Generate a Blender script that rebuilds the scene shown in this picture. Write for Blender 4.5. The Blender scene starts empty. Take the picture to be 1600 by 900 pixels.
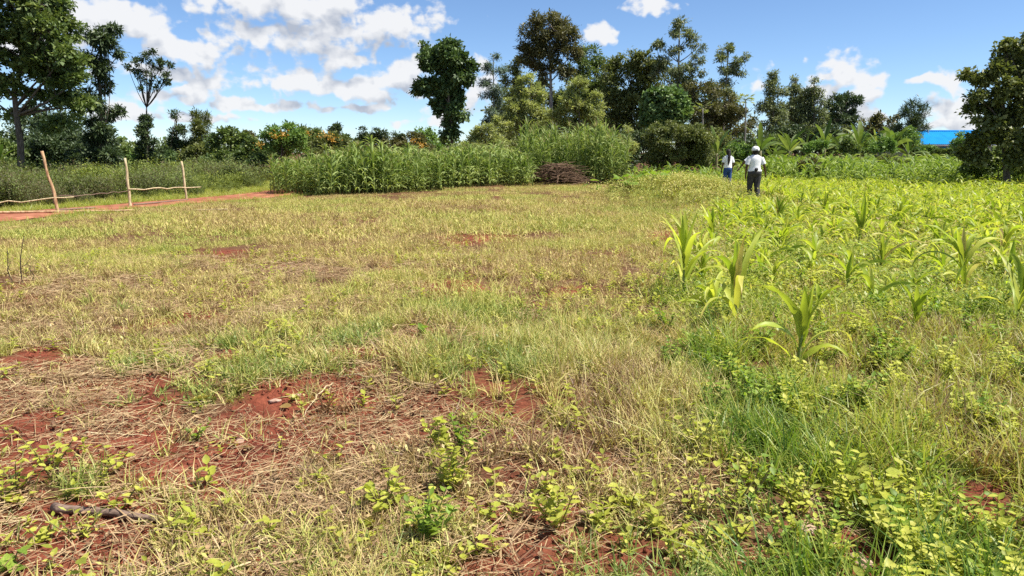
import bpy, math, random
import numpy as np
from mathutils import Vector, Matrix

# ------------------------------------------------------------------ camera
SC = bpy.context.scene
COL = SC.collection
F = 1130.0                      # focal length in photo pixels (1600 wide)
HORIZON = 238.0
CZ = 1.6                        # eye height
PITCH = math.atan((450.0 - HORIZON) / F)
cam_d = bpy.data.cameras.new('camera'); cam = bpy.data.objects.new('camera', cam_d); COL.objects.link(cam)
cam_d.sensor_width = 36.0; cam_d.lens = 36.0 * F / 1600.0
cam_d.clip_start = 0.05; cam_d.clip_end = 3000.0
cam.location = (0, 0, CZ); cam.rotation_euler = (math.radians(90) - PITCH, 0, 0)
SC.camera = cam
cp, sp = math.cos(PITCH), math.sin(PITCH)

def ray(px, py):
    cx, cy = (px - 800.0) / F, (450.0 - py) / F
    return np.array([cx, cp + sp * cy, -sp + cp * cy])
def P(px, py, Y):
    r = ray(px, py); t = Y / r[1]
    return np.array([r[0] * t, Y, CZ + r[2] * t])
def mpp(Y): return Y / (cp * F) * 1.0
def project(x, y, z):
    dz = z - CZ
    f = cp * y - sp * dz; u = sp * y + cp * dz
    return 800.0 + F * x / f, 450.0 - F * u / f

# ------------------------------------------------------------------ world, sun, exposure
SUN_EL, SUN_AZ = math.radians(59.0), math.radians(102.0)      # azimuth from +Y (view direction) towards +X
W = bpy.data.worlds.new('World'); SC.world = W; W.use_nodes = True
SC.view_settings.view_transform = 'Standard'; SC.view_settings.look = 'None'
SC.view_settings.gamma = 1.0; SC.view_settings.use_curve_mapping = False
SC.view_settings.exposure = 0.78
SKY_STRENGTH = 0.092
sun_d = bpy.data.lights.new('sun', 'SUN'); sun = bpy.data.objects.new('sun', sun_d); COL.objects.link(sun)
sun_d.energy = 5.0; sun_d.angle = math.radians(0.5); sun_d.color = (1.0, 0.95, 0.86)
sdir = Vector((math.sin(SUN_AZ) * math.cos(SUN_EL), math.cos(SUN_AZ) * math.cos(SUN_EL), math.sin(SUN_EL)))
sun.rotation_euler = sdir.to_track_quat('Z', 'Y').to_euler()
SC.cycles.use_denoising = False
SC.cycles.max_bounces = 4; SC.cycles.diffuse_bounces = 2; SC.cycles.transmission_bounces = 3; SC.cycles.use_light_tree = False
SC.cycles.use_adaptive_sampling = False

def build_world():
    nt = W.node_tree; N = nt.nodes; L = nt.links; N.clear()
    def n(t, tree=None): return (tree or nt).nodes.new(t)
    out = n('ShaderNodeOutputWorld')
    sky = n('ShaderNodeTexSky'); sky.sky_type = 'NISHITA'; sky.sun_disc = False
    sky.sun_elevation = SUN_EL; sky.sun_rotation = SUN_AZ
    sky.altitude = 2200; sky.air_density = 1.0; sky.dust_density = 0.0; sky.ozone_density = 6.0
    bg = n('ShaderNodeBackground'); bg.inputs[1].default_value = SKY_STRENGTH
    L.new(sky.outputs[0], bg.inputs[0])
    # cloud density as a node group over (azimuth, elevation)
    g = bpy.data.node_groups.new('cloud_density', 'ShaderNodeTree')
    g.interface.new_socket('v', in_out='INPUT', socket_type='NodeSocketVector')
    g.interface.new_socket('d', in_out='OUTPUT', socket_type='NodeSocketFloat')
    gi = g.nodes.new('NodeGroupInput'); go = g.nodes.new('NodeGroupOutput')
    def gm(op, a, b=None, c=None):
        m = g.nodes.new('ShaderNodeMath'); m.operation = op
        for i, v in enumerate((a, b, c)):
            if v is None: continue
            if isinstance(v, (int, float)): m.inputs[i].default_value = v
            else: g.links.new(v, m.inputs[i])
        return m.outputs[0]
    # domain warp
    wn = g.nodes.new('ShaderNodeTexNoise'); wn.noise_dimensions = '2D'
    wn.inputs['Scale'].default_value = 26; wn.inputs['Detail'].default_value = 3
    g.links.new(gi.outputs[0], wn.inputs['Vector'])
    wv = g.nodes.new('ShaderNodeVectorMath'); wv.operation = 'MULTIPLY_ADD'
    wv.inputs[1].default_value = (0.045, 0.02, 0); g.links.new(wn.outputs['Color'], wv.inputs[0])
    off = g.nodes.new('ShaderNodeVectorMath'); off.operation = 'ADD'; off.inputs[1].default_value = (-0.0225, -0.010, 0)
    g.links.new(gi.outputs[0], off.inputs[0]); g.links.new(off.outputs[0], wv.inputs[2])
    wp = wv.outputs[0]
    cur = None
    for (px, py, rx, ry) in CLOUDS:
        d = ray(px, py); d = d / np.linalg.norm(d)
        az, el = math.atan2(d[0], d[1]), math.asin(d[2])
        ra, re = rx / F * 0.95, ry / F * 1.1
        ma = g.nodes.new('ShaderNodeVectorMath'); ma.operation = 'MULTIPLY_ADD'
        ma.inputs[1].default_value = (1 / ra, 1 / re, 0); ma.inputs[2].default_value = (-az / ra, -el / re, 0)
        g.links.new(wp, ma.inputs[0])
        ln = g.nodes.new('ShaderNodeVectorMath'); ln.operation = 'LENGTH'; g.links.new(ma.outputs[0], ln.inputs[0])
        if cur is None: cur = ln.outputs['Value']
        else:
            m = g.nodes.new('ShaderNodeMath'); m.operation = 'SMOOTH_MIN'; m.inputs[2].default_value = 0.25
            g.links.new(cur, m.inputs[0]); g.links.new(ln.outputs['Value'], m.inputs[1]); cur = m.outputs[0]
    base = gm('SUBTRACT', 1.0, cur)                     # 1 centre, 0 rim
    base = gm('MAXIMUM', base, -1.2)
    # beyond the part in view the same kind of broken cumulus goes on
    sep = g.nodes.new('ShaderNodeSeparateXYZ'); g.links.new(gi.outputs[0], sep.inputs[0])
    ln2 = g.nodes.new('ShaderNodeTexNoise'); ln2.noise_dimensions = '2D'; ln2.inputs['Scale'].default_value = 3.4
    ln2.inputs['Detail'].default_value = 2
    g.links.new(gi.outputs[0], ln2.inputs['Vector'])
    gen = gm('MULTIPLY_ADD', ln2.outputs['Fac'], 7.0, -3.9)
    absaz = gm('ABSOLUTE', sep.outputs[0])
    o1 = gm('MULTIPLY_ADD', absaz, 8.0, -5.6); o2 = gm('MULTIPLY_ADD', sep.outputs[1], 12.0, -3.4)
    o = g.nodes.new('ShaderNodeMath'); o.operation = 'MAXIMUM'; o.use_clamp = True
    g.links.new(o1, o.inputs[0]); g.links.new(o2, o.inputs[1])
    mix = g.nodes.new('ShaderNodeMix'); mix.data_type = 'FLOAT'
    g.links.new(o.outputs[0], mix.inputs[0]); g.links.new(base, mix.inputs[2]); g.links.new(gen, mix.inputs[3])
    # billows
    mp = g.nodes.new('ShaderNodeVectorMath'); mp.operation = 'MULTIPLY'; mp.inputs[1].default_value = (1.0, 1.5, 1.0)
    g.links.new(gi.outputs[0], mp.inputs[0])
    nz = g.nodes.new('ShaderNodeTexNoise'); nz.noise_dimensions = '2D'; nz.inputs['Scale'].default_value = 19
    nz.inputs['Detail'].default_value = 7; nz.inputs['Roughness'].default_value = 0.55
    g.links.new(mp.outputs[0], nz.inputs['Vector'])
    vo = g.nodes.new('ShaderNodeTexVoronoi'); vo.voronoi_dimensions = '2D'; vo.feature = 'SMOOTH_F1'
    vo.inputs['Scale'].default_value = 62; vo.inputs['Smoothness'].default_value = 0.5
    g.links.new(wp, vo.inputs['Vector'])
    t = gm('MULTIPLY_ADD', nz.outputs['Fac'], 2.7, -1.28)
    t2 = gm('MULTIPLY_ADD', vo.outputs['Distance'], -0.7, 0.26)
    dd = gm('ADD', gm('ADD', mix.outputs[0], t), t2)
    g.links.new(dd, go.inputs[0])
    # main tree
    tc = n('ShaderNodeTexCoord'); sx = n('ShaderNodeSeparateXYZ'); L.new(tc.outputs['Generated'], sx.inputs[0])
    def m(op, a, b=None, clamp=False):
        q = n('ShaderNodeMath'); q.operation = op; q.use_clamp = clamp
        for i, v in enumerate((a, b)):
            if v is None: continue
            if isinstance(v, (int, float)): q.inputs[i].default_value = v
            else: L.new(v, q.inputs[i])
        return q.outputs[0]
    az = m('ARCTAN2', sx.outputs[0], sx.outputs[1]); el = m('ARCSINE', sx.outputs[2])
    cb = n('ShaderNodeCombineXYZ'); L.new(az, cb.inputs[0]); L.new(el, cb.inputs[1])
    def dens(offset):
        a = n('ShaderNodeVectorMath'); a.operation = 'ADD'; a.inputs[1].default_value = offset
        L.new(cb.outputs[0], a.inputs[0])
        q = n('ShaderNodeGroup'); q.node_tree = g; L.new(a.outputs[0], q.inputs[0]); return q.outputs[0]
    d0 = dens((0, 0, 0)); d1 = dens((0.004, 0.026, 0))
    cov = n('ShaderNodeMapRange'); cov.interpolation_type = 'SMOOTHSTEP'
    cov.inputs[1].default_value = 0.0; cov.inputs[2].default_value = 0.6; cov.inputs[4].default_value = 0.97
    L.new(d0, cov.inputs[0])
    # thickness between the point and the light makes the grey undersides
    lit = m('SUBTRACT', d0, d1); shade = m('ADD', m('MULTIPLY', lit, 0.30), m('MULTIPLY', m('MAXIMUM', d1, 0.0), -0.62))
    t = m('ADD', shade, 1.0, True)
    cm = n('ShaderNodeMix'); cm.data_type = 'RGBA'; L.new(t, cm.inputs[0])
    cm.inputs[6].default_value = (0.47, 0.52, 0.62, 1); cm.inputs[7].default_value = (0.92, 0.93, 0.95, 1)
    cbg = n('ShaderNodeBackground'); cbg.inputs[1].default_value = 0.58; L.new(cm.outputs[2], cbg.inputs[0])
    up = m('GREATER_THAN', sx.outputs[2], -0.02)
    ms = n('ShaderNodeMixShader'); L.new(m('MULTIPLY', cov.outputs[0], up), ms.inputs[0])
    L.new(bg.outputs[0], ms.inputs[1]); L.new(cbg.outputs[0], ms.inputs[2]); L.new(ms.outputs[0], out.inputs[0])
CLOUDS = [(90,70,70,30),(250,150,60,12),(440,50,90,30),(690,185,40,10),(320,185,60,8),(470,18,150,42),(610,38,95,30),(400,12,60,26),(500,78,95,24),(560,95,60,16),(150,28,110,30),(215,42,60,18),
 (285,78,72,20),(322,55,28,16),(255,110,55,13),(345,126,60,22),(372,160,42,11),(300,140,40,14),(560,135,105,24),(625,120,46,30),
 (450,122,62,17),(520,168,120,9),(625,190,26,7),(410,166,40,6),(205,178,70,12),(745,140,26,36),
 (1018,6,46,13),(938,54,22,14),(1185,124,30,13),(1322,122,52,28),(1290,142,56,14),(1450,122,22,6),
 (1472,168,52,18),(1488,132,22,20),(1352,178,48,10),(1470,196,60,9)]
build_world()
W.cycles.sampling_method = 'NONE'

# ------------------------------------------------------------------ small numeric helpers
RNG = np.random.default_rng(7)
def ss(a, b, x):
    t = np.clip((x - a) / (b - a), 0, 1); return t * t * (3 - 2 * t)
def _hash(ix, iy, seed):
    h = (ix.astype(np.int64) * 374761393 + iy.astype(np.int64) * 668265263 + seed * 1442695041) & 0x7fffffff
    h = ((h ^ (h >> 13)) * 1274126177) & 0x7fffffff
    return ((h ^ (h >> 16)) & 0xffff) / 65535.0
def vnoise(x, y, seed=0):
    x = np.asarray(x, float); y = np.asarray(y, float)
    ix, iy = np.floor(x), np.floor(y); fx, fy = x - ix, y - iy
    fx = fx * fx * (3 - 2 * fx); fy = fy * fy * (3 - 2 * fy)
    a, b = _hash(ix, iy, seed), _hash(ix + 1, iy, seed); c, d = _hash(ix, iy + 1, seed), _hash(ix + 1, iy + 1, seed)
    return (a * (1 - fx) + b * fx) * (1 - fy) + (c * (1 - fx) + d * fx) * fy
def fbm(x, y, seed=0, o=3):
    s, a, t = 0, 0.5, 0
    for i in range(o):
        s = s + a * vnoise(x * 2 ** i, y * 2 ** i, seed + i); t += a; a *= 0.5
    return s / t
def terrain_low(x, y):
    x = np.asarray(x, float); y = np.asarray(y, float)
    z = 0.22 * ss(22, 46, y) * ss(-7, 4, x)
    z = z + 0.50 * np.exp(-((x - 5.5) / 2.3) ** 2 - ((y - 25.0) / 2.0) ** 2)
    z = z + 0.10 * (fbm(x * 0.22, y * 0.22, 3, 2) - 0.5) * ss(3, 9, y)
    z = z + 0.09 * ss(4.25, 4.8, y + 0.25 * np.sin(x * 1.7)) * ss(-2.7, -2.0, x) * (1 - ss(-0.7, -0.1, x))   # low eroded bank
    return z
def terrain(x, y):
    x = np.asarray(x, float); y = np.asarray(y, float)
    near = 1 - ss(9, 16, np.abs(y))
    return terrain_low(x, y) + near * (0.075 * (fbm(x * 1.7, y * 1.7, 11, 3) - 0.5) + 0.028 * (fbm(x * 7, y * 7, 17, 3) - 0.5))
def G(px, py):
    """ground point seen at a photo pixel"""
    r = ray(px, py); t = 2.0
    lo, hi = 1.0, 200.0
    for _ in range(60):
        mid = 0.5 * (lo + hi); q = r * mid
        if CZ + q[2] > float(terrain(q[0], q[1])): lo = mid
        else: hi = mid
    q = r * lo
    return np.array([q[0], q[1], float(terrain(q[0], q[1]))])
def D(px, Y):
    """ground point in the picture column px at depth Y"""
    x = (px - 800.0) / F * Y * 1.0
    for _ in range(4):
        z = float(terrain(x, Y)); f = cp * Y - sp * (z - CZ); x = (px - 800.0) / F * f
    return np.array([x, Y, float(terrain(x, Y))])
def unit(v): return v / np.maximum(np.linalg.norm(v, axis=-1, keepdims=True), 1e-9)

# ------------------------------------------------------------------ mesh helpers
def mesh(name, V, Fq, mat=None, var=None, smooth=False):
    V = np.asarray(V, np.float32); Fq = np.asarray(Fq, np.int32)
    me = bpy.data.meshes.new(name); k = Fq.shape[1]; m = len(Fq)
    me.vertices.add(len(V)); me.vertices.foreach_set('co', V.ravel())
    me.loops.add(m * k); me.loops.foreach_set('vertex_index', Fq.ravel())
    me.polygons.add(m); me.polygons.foreach_set('loop_start', np.arange(0, m * k, k, dtype=np.int32))
    if smooth: me.polygons.foreach_set('use_smooth', np.ones(m, bool))
    me.update(calc_edges=True)
    if var is not None:
        a = me.attributes.new('var', 'FLOAT', 'FACE'); a.data.foreach_set('value', np.asarray(var, np.float32))
    if mat is not None: me.materials.append(mat)
    return me
def cat(parts):
    Vs, Fs, vs, o = [], [], [], 0
    for p in parts:
        V, Fq = p[0], p[1]; Vs.append(V); Fs.append(Fq + o); o += len(V)
        vs.append(p[2] if len(p) > 2 else np.full(len(Fq), 0.5))
    return np.concatenate(Vs), np.concatenate(Fs), np.concatenate(vs)
def obj(name, me, parent=None, loc=None, rot=None, scale=None):
    o = bpy.data.objects.new(name, me); COL.objects.link(o)
    if parent is not None: o.parent = parent
    if loc is not None: o.location = [float(v) for v in loc]
    if rot is not None: o.rotation_euler = rot
    if scale is not None: o.scale = (scale,) * 3 if isinstance(scale, (int, float)) else scale
    return o
def tag(o, label, category, group=None, kind=None):
    o['label'] = label; o['category'] = category
    if group: o['group'] = group
    if kind: o['kind'] = kind
    return o
def empty(name, loc, rz=0, label=None, category=None, group=None, scale=None):
    o = obj(name, None, None, loc, (0, 0, rz), scale)
    if label: tag(o, label, category, group)
    return o
def copy_tree(o, parent=None):
    c = o.copy(); COL.objects.link(c)
    if parent is not None: c.parent = parent
    for ch in o.children: copy_tree(ch, c)
    return c

def blades(base, az, th0, bend, L, w, S=3, prof=None, cross=2, fold=0.0, roll=None, power=1.0, var=None):
    """n curved strips. th0 angle from vertical at the root, bend added towards the tip. -> V, quads, var"""
    base = np.atleast_2d(np.asarray(base, float)); n = len(base)
    f = lambda a: np.broadcast_to(np.asarray(a, float), (n,)).astype(float)
    az, th0, bend, L, w = f(az), f(th0), f(bend), f(L), f(w); roll = f(0 if roll is None else roll)
    t = np.linspace(0, 1, S + 1)
    if prof is None: prof = lambda t: np.clip(1.0 - t ** 1.6, 0.06, 1)
    wt = prof(t)
    tm = (t[:-1] + t[1:]) / 2
    th = th0[:, None] + bend[:, None] * tm[None] ** power
    st = L[:, None] / S
    h = np.stack([np.sin(az), np.cos(az)], 1)
    pr = np.concatenate([np.zeros((n, 1)), np.cumsum(np.sin(th) * st, 1)], 1)
    pz = np.concatenate([np.zeros((n, 1)), np.cumsum(np.cos(th) * st, 1)], 1)
    C = np.zeros((n, S + 1, 3)); C[..., 0] = h[:, 0:1] * pr; C[..., 1] = h[:, 1:2] * pr; C[..., 2] = pz
    C += base[:, None, :]
    thn = np.concatenate([th[:, :1], (th[:, :-1] + th[:, 1:]) / 2, th[:, -1:]], 1)
    side = np.stack([h[:, 1], -h[:, 0], np.zeros(n)], 1)[:, None, :]
    nor = np.stack([-h[:, 0:1] * np.cos(thn), -h[:, 1:2] * np.cos(thn), np.sin(thn)], 2)
    side = side * np.cos(roll)[:, None, None] + nor * np.sin(roll)[:, None, None]
    hw = 0.5 * w[:, None, None] * wt[None, :, None]
    if cross == 2:
        Vv = np.stack([C - side * hw, C + side * hw], 2)
    else:
        nn = np.cross(np.broadcast_to(side, C.shape), np.gradient(C, axis=1)); nn = unit(nn)
        Vv = np.stack([C - side * hw, C - nn * hw * fold * 2, C + side * hw], 2)
    k = Vv.shape[2]; V = Vv.reshape(-1, 3)
    i0 = (np.arange(n) * (S + 1) * k)[:, None, None] + (np.arange(S) * k)[None, :, None] + np.arange(k - 1)[None, None, :]
    Fq = np.stack([i0, i0 + 1, i0 + 1 + k, i0 + k], -1).reshape(-1, 4)
    v = RNG.random(n) if var is None else f(var)
    return V, Fq, np.repeat(v, S * (k - 1))
def tube(pts, rad, sides=6, var=0.5, cap=True):
    pts = np.asarray(pts, float); n = len(pts); rad = np.broadcast_to(np.asarray(rad, float), (n,))
    tn = unit(np.gradient(pts, axis=0)); up = np.array([0.31, 0.2, 0.93]) if abs(tn[0][2]) < 0.8 else np.array([0.97, 0.2, 0.1])
    a = unit(np.cross(tn, up)); b = np.cross(tn, a); an = np.arange(sides) / sides * 2 * math.pi
    V = pts[:, None] + rad[:, None, None] * (a[:, None] * np.cos(an)[None, :, None] + b[:, None] * np.sin(an)[None, :, None])
    V = V.reshape(-1, 3); i = np.arange(n - 1)[:, None] * sides; j = np.arange(sides)[None]
    jn = (j + 1) % sides
    Fq = np.stack([i + j, i + jn, i + sides + jn, i + sides + j], -1).reshape(-1, 4)
    if cap:
        V = np.concatenate([V, pts[:1], pts[-1:]]); c0, c1 = len(V) - 2, len(V) - 1
        jj = np.arange(0, sides, 2); 
        e0 = np.stack([np.full(len(jj), c0), (jj + 2) % sides, (jj + 1) % sides, jj], 1)
        o = (n - 1) * sides
        e1 = np.stack([np.full(len(jj), c1), o + jj, o + (jj + 1) % sides, o + (jj + 2) % sides], 1)
        Fq = np.concatenate([Fq, e0, e1])
    return V, Fq, np.full(len(Fq), var)
def box(x0, x1, y0, y1, z0, z1):
    V = np.array([(x, y, z) for z in (z0, z1) for y in (y0, y1) for x in (x0, x1)], float)
    Fq = np.array([(0, 2, 3, 1), (4, 5, 7, 6), (0, 1, 5, 4), (2, 6, 7, 3), (0, 4, 6, 2), (1, 3, 7, 5)])
    return V, Fq, np.full(6, 0.5)

# ------------------------------------------------------------------ materials
def leaf_mat(name, stops, trans=0.38, rough=0.55, tint=0.0, spec=0.3, scale=None, gain=1.25):
    """stops: colours over the per-leaf variation 0..1; tint: share of the instance tint in that variation"""
    m = bpy.data.materials.new(name); m.use_nodes = True; nt = m.node_tree; N = nt.nodes; L = nt.links; N.clear()
    out = N.new('ShaderNodeOutputMaterial'); at = N.new('ShaderNodeAttribute'); at.attribute_name = 'var'
    fac = at.outputs['Fac']
    if tint > 0:
        ti = N.new('ShaderNodeAttribute'); ti.attribute_type = 'INSTANCER'; ti.attribute_name = 'tint'
        mx = N.new('ShaderNodeMix'); mx.data_type = 'FLOAT'; mx.inputs[0].default_value = tint
        L.new(fac, mx.inputs[2]); L.new(ti.outputs['Fac'], mx.inputs[3]); fac = mx.outputs[0]
    cr = N.new('ShaderNodeValToRGB'); e = cr.color_ramp.elements
    while len(e) < len(stops): e.new(0.5)
    for i, (p, c) in enumerate(stops): e[i].position = p; e[i].color = (*c, 1)
    L.new(fac, cr.inputs[0])
    col = cr.outputs[0]
    if scale:
        tc = N.new('ShaderNodeTexCoord'); nz = N.new('ShaderNodeTexNoise'); nz.inputs['Scale'].default_value = scale
        L.new(tc.outputs['Object'], nz.inputs['Vector'])
        hv = N.new('ShaderNodeHueSaturation'); mr = N.new('ShaderNodeMapRange')
        mr.inputs[1].default_value = 0.3; mr.inputs[2].default_value = 0.7; mr.inputs[3].default_value = 0.72; mr.inputs[4].default_value = 1.25
        L.new(nz.outputs['Fac'], mr.inputs[0]); L.new(mr.outputs[0], hv.inputs['Value']); L.new(col, hv.inputs['Color']); col = hv.outputs[0]
    pb = N.new('ShaderNodeBsdfPrincipled'); pb.inputs['Roughness'].default_value = rough
    pb.inputs['Specular IOR Level'].default_value = spec
    L.new(col, pb.inputs['Base Color'])
    tr = N.new('ShaderNodeBsdfTranslucent'); gm = N.new('ShaderNodeMix'); gm.data_type = 'RGBA'; gm.blend_type = 'MULTIPLY'
    gm.inputs[0].default_value = 1.0; L.new(col, gm.inputs[6]); gm.inputs[7].default_value = (gain * 1.05, gain * 1.1, gain * 0.55, 1)
    L.new(gm.outputs[2], tr.inputs[0])
    ms = N.new('ShaderNodeMixShader'); ms.inputs[0].default_value = trans
    L.new(pb.outputs[0], ms.inputs[1]); L.new(tr.outputs[0], ms.inputs[2]); L.new(ms.outputs[0], out.inputs[0])
    return m
def solid_mat(name, a, b, scale=8.0, rough=0.85, bump=0.3, stretch=(1, 1, 1), spec=0.25, detail=5, dist=0.02):
    m = bpy.data.materials.new(name); m.use_nodes = True; nt = m.node_tree; N = nt.nodes; L = nt.links
    pb = N['Principled BSDF']; pb.inputs['Roughness'].default_value = rough; pb.inputs['Specular IOR Level'].default_value = spec
    tc = N.new('ShaderNodeTexCoord'); mp = N.new('ShaderNodeMapping'); mp.inputs['Scale'].default_value = stretch
    nz = N.new('ShaderNodeTexNoise'); nz.inputs['Scale'].default_value = scale; nz.inputs['Detail'].default_value = detail
    L.new(tc.outputs['Object'], mp.inputs[0]); L.new(mp.outputs[0], nz.inputs['Vector'])
    cr = N.new('ShaderNodeValToRGB'); cr.color_ramp.elements[0].position = 0.32; cr.color_ramp.elements[1].position = 0.68
    cr.color_ramp.elements[0].color = (*a, 1); cr.color_ramp.elements[1].color = (*b, 1)
    L.new(nz.outputs['Fac'], cr.inputs[0]); L.new(cr.outputs[0], pb.inputs['Base Color'])
    if bump:
        bp = N.new('ShaderNodeBump'); bp.inputs['Strength'].default_value = bump; bp.inputs['Distance'].default_value = dist
        L.new(nz.outputs['Fac'], bp.inputs['Height']); L.new(bp.outputs[0], pb.inputs['Normal'])
    return m

M_BARK = solid_mat('bark', (0.06, 0.045, 0.035), (0.16, 0.13, 0.10), 6, 0.9, 0.6, (3, 3, 0.7))
M_PALEBARK = solid_mat('pale_bark', (0.16, 0.14, 0.12), (0.34, 0.31, 0.27), 5, 0.85, 0.4, (2, 2, 0.6))
M_POLE = solid_mat('peeled_pole', (0.30, 0.21, 0.11), (0.74, 0.62, 0.38), 9, 0.7, 0.3, (4, 4, 0.8))
M_POLER = solid_mat('reddish_pole', (0.25, 0.11, 0.05), (0.60, 0.42, 0.24), 7, 0.75, 0.3, (3, 3, 0.9))
M_STICK = solid_mat('grey_brown_stick', (0.12, 0.075, 0.055), (0.30, 0.21, 0.16), 14, 0.9, 0.5, (1, 5, 5))
M_BRUSH = solid_mat('cut_brush', (0.06, 0.035, 0.022), (0.22, 0.14, 0.085), 10, 0.9, 0.4)
M_DEAD = solid_mat('dead_stem', (0.035, 0.025, 0.02), (0.09, 0.06, 0.045), 10, 0.9, 0.3)

GR = lambda *c: c
DRY = [(0.0, (0.17, 0.09, 0.045)), (0.22, (0.50, 0.37, 0.17)), (0.45, (0.54, 0.48, 0.16)), (0.7, (0.38, 0.40, 0.09)), (1.0, (0.16, 0.23, 0.045))]
LUSH = [(0.0, (0.24, 0.15, 0.07)), (0.12, (0.50, 0.42, 0.17)), (0.32, (0.42, 0.44, 0.08)), (0.7, (0.25, 0.33, 0.045)), (1.0, (0.11, 0.20, 0.035))]
M_DRY = leaf_mat('dry_grass', DRY, 0.20, 0.6, 0.55, 0.15); M_DRYN = leaf_mat('dry_grass_near', DRY, 0.20, 0.5, 0.0, 0.4)
M_LUSH = leaf_mat('lush_grass', LUSH, 0.38, 0.45, 0.45, 0.4); M_LUSHN = leaf_mat('lush_grass_near', LUSH, 0.38, 0.45, 0.0, 0.4)
M_STRAW = leaf_mat('straw', [(0.0, (0.16, 0.085, 0.05)), (0.5, (0.38, 0.25, 0.13)), (1.0, (0.58, 0.47, 0.26))], 0.12, 0.7, 0.3)
M_WEED = leaf_mat('weed_leaf', [(0.0, (0.30, 0.34, 0.045)), (0.5, (0.46, 0.48, 0.07)), (1.0, (0.62, 0.60, 0.13))], 0.42, 0.5, 0.0, scale=12)
M_WEEDG = leaf_mat('green_weed_leaf', [(0.0, (0.13, 0.21, 0.03)), (0.5, (0.22, 0.33, 0.04)), (1.0, (0.36, 0.44, 0.07))], 0.42, 0.5, 0.0, scale=12)
M_WSTEM = solid_mat('weed_stem', (0.10, 0.08, 0.03), (0.24, 0.20, 0.07), 20, 0.8, 0.1)
M_YMAIZE = leaf_mat('young_maize_leaf', [(0.0, (0.19, 0.29, 0.03)), (0.5, (0.36, 0.44, 0.045)), (0.85, (0.58, 0.59, 0.10)), (1.0, (0.58, 0.44, 0.17))], 0.45, 0.45, 0.0, 0.35, scale=3)
M_TMAIZE = leaf_mat('tall_maize_leaf', [(0.0, (0.10, 0.16, 0.035)), (0.5, (0.20, 0.28, 0.065)), (1.0, (0.40, 0.45, 0.15))], 0.30, 0.55, 0.0, 0.25)
M_MSTEM = solid_mat('maize_stalk', (0.13, 0.19, 0.04), (0.24, 0.28, 0.08), 9, 0.6, 0.05)
M_TASSEL = leaf_mat('tassel', [(0.0, (0.34, 0.28, 0.13)), (1.0, (0.50, 0.43, 0.22))], 0.2, 0.7)
M_BANANA = leaf_mat('banana_leaf', [(0.0, (0.06, 0.11, 0.025)), (0.5, (0.12, 0.18, 0.04)), (1.0, (0.24, 0.28, 0.09))], 0.36, 0.55, 0.0, 0.25, scale=2)
M_BSTEM = solid_mat('banana_stem', (0.12, 0.12, 0.05), (0.25, 0.22, 0.11), 5, 0.7, 0.3, (4, 4, 0.6))
# ------------------------------------------------------------------ masks on the ground
SOIL = [(90,660,190,90,1),(110,830,170,60,1),(330,720,130,60,.85),(540,690,120,50,.8),(60,580,110,30,.9),(60,640,150,62,1),(215,700,120,60,1),(40,870,250,60,1),(170,850,110,60,.9),(470,650,130,60,.9),(620,680,100,45,.8),(430,740,60,60,.9),
 (700,795,120,18,.7),(520,620,110,25,.9),(870,790,60,18,.6),(1050,370,42,12,.95),(1340,865,60,36,.9),(1530,790,60,50,.5),(601,416,18,10,1),(695,450,60,14,.85),(880,455,30,10,.7),
 (320,494,42,8,.9),(740,372,60,10,.8),(1165,880,60,40,.6),(350,400,50,14,.6),(640,520,70,10,.6),(60,552,60,12,.9),(300,560,120,12,.7),(560,555,80,12,.6),(410,880,50,16,.5)]
def soil_mask(x, y):
    x = np.asarray(x, float); y = np.asarray(y, float); ok = y > 1.2
    yy = np.where(ok, y, 2.0); px, py = project(x, yy, terrain_low(x, yy))
    s = np.zeros_like(px)
    for (cx, cy, rx, ry, a) in SOIL:
        s = np.maximum(s, a * np.clip(1.35 - np.sqrt(((px - cx) / rx) ** 2 + ((py - cy) / ry) ** 2), 0, 1))
    n = fbm(x * 2.2, y * 2.2, 31, 3); n2 = fbm(x * 0.9, y * 0.9, 37, 2)
    s = ss(0.12, 0.55, s + (n - 0.5) * 0.9)
    gen = ss(0.55, 0.68, n * 0.5 + n2 * 0.5) * 0.75 * (1 - ss(6, 14, y))
    return np.clip(np.where(ok, np.maximum(s, gen * (1 - lush_mask(x, y))), gen), 0, 1)
LB = np.array([(240, 1130), (300, 1095), (350, 1110), (400, 1045), (500, 1040), (600, 1120), (700, 1190), (800, 1190), (900, 1150), (1100, 1120)], float)
def lush_mask(x, y):
    x = np.asarray(x, float); y = np.asarray(y, float); yy = np.maximum(y, 1.6)
    px, py = project(x, yy, terrain_low(x, yy))
    b = np.interp(py, LB[:, 0], LB[:, 1]); wid = np.where(py > 650, 130.0, 60.0)
    return ss(-0.9, 1.3, (px - b) / wid + (fbm(x * 1.3, y * 1.3, 51, 3) - 0.5) * 2.4)

# track centre line (world), about 2.2 m of red murram
TR = np.array([G(-260, 372)[:2], G(-120, 352)[:2], G(0, 339)[:2], G(120, 328)[:2], G(250, 318)[:2], G(330, 312)[:2], G(405, 306)[:2] + (0.0, 0.4)])
TR = np.concatenate([TR, [TR[-1] + (0.1, 3.0), TR[-1] + (-0.6, 8.0), TR[-1] + (-1.6, 16.0)]])
def track_dist(x, y):
    x = np.asarray(x, float); y = np.asarray(y, float); best = np.full(x.shape, 1e9)
    for a, b in zip(TR[:-1], TR[1:]):
        ab = b - a; t = np.clip(((x - a[0]) * ab[0] + (y - a[1]) * ab[1]) / (ab @ ab), 0, 1)
        best = np.minimum(best, np.hypot(x - a[0] - t * ab[0], y - a[1] - t * ab[1]))
    return best
def beyond_track(x, y):
    """True on the far (left) side of the track"""
    i = np.interp(y, TR[:, 1], TR[:, 0]); return x < i

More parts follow.
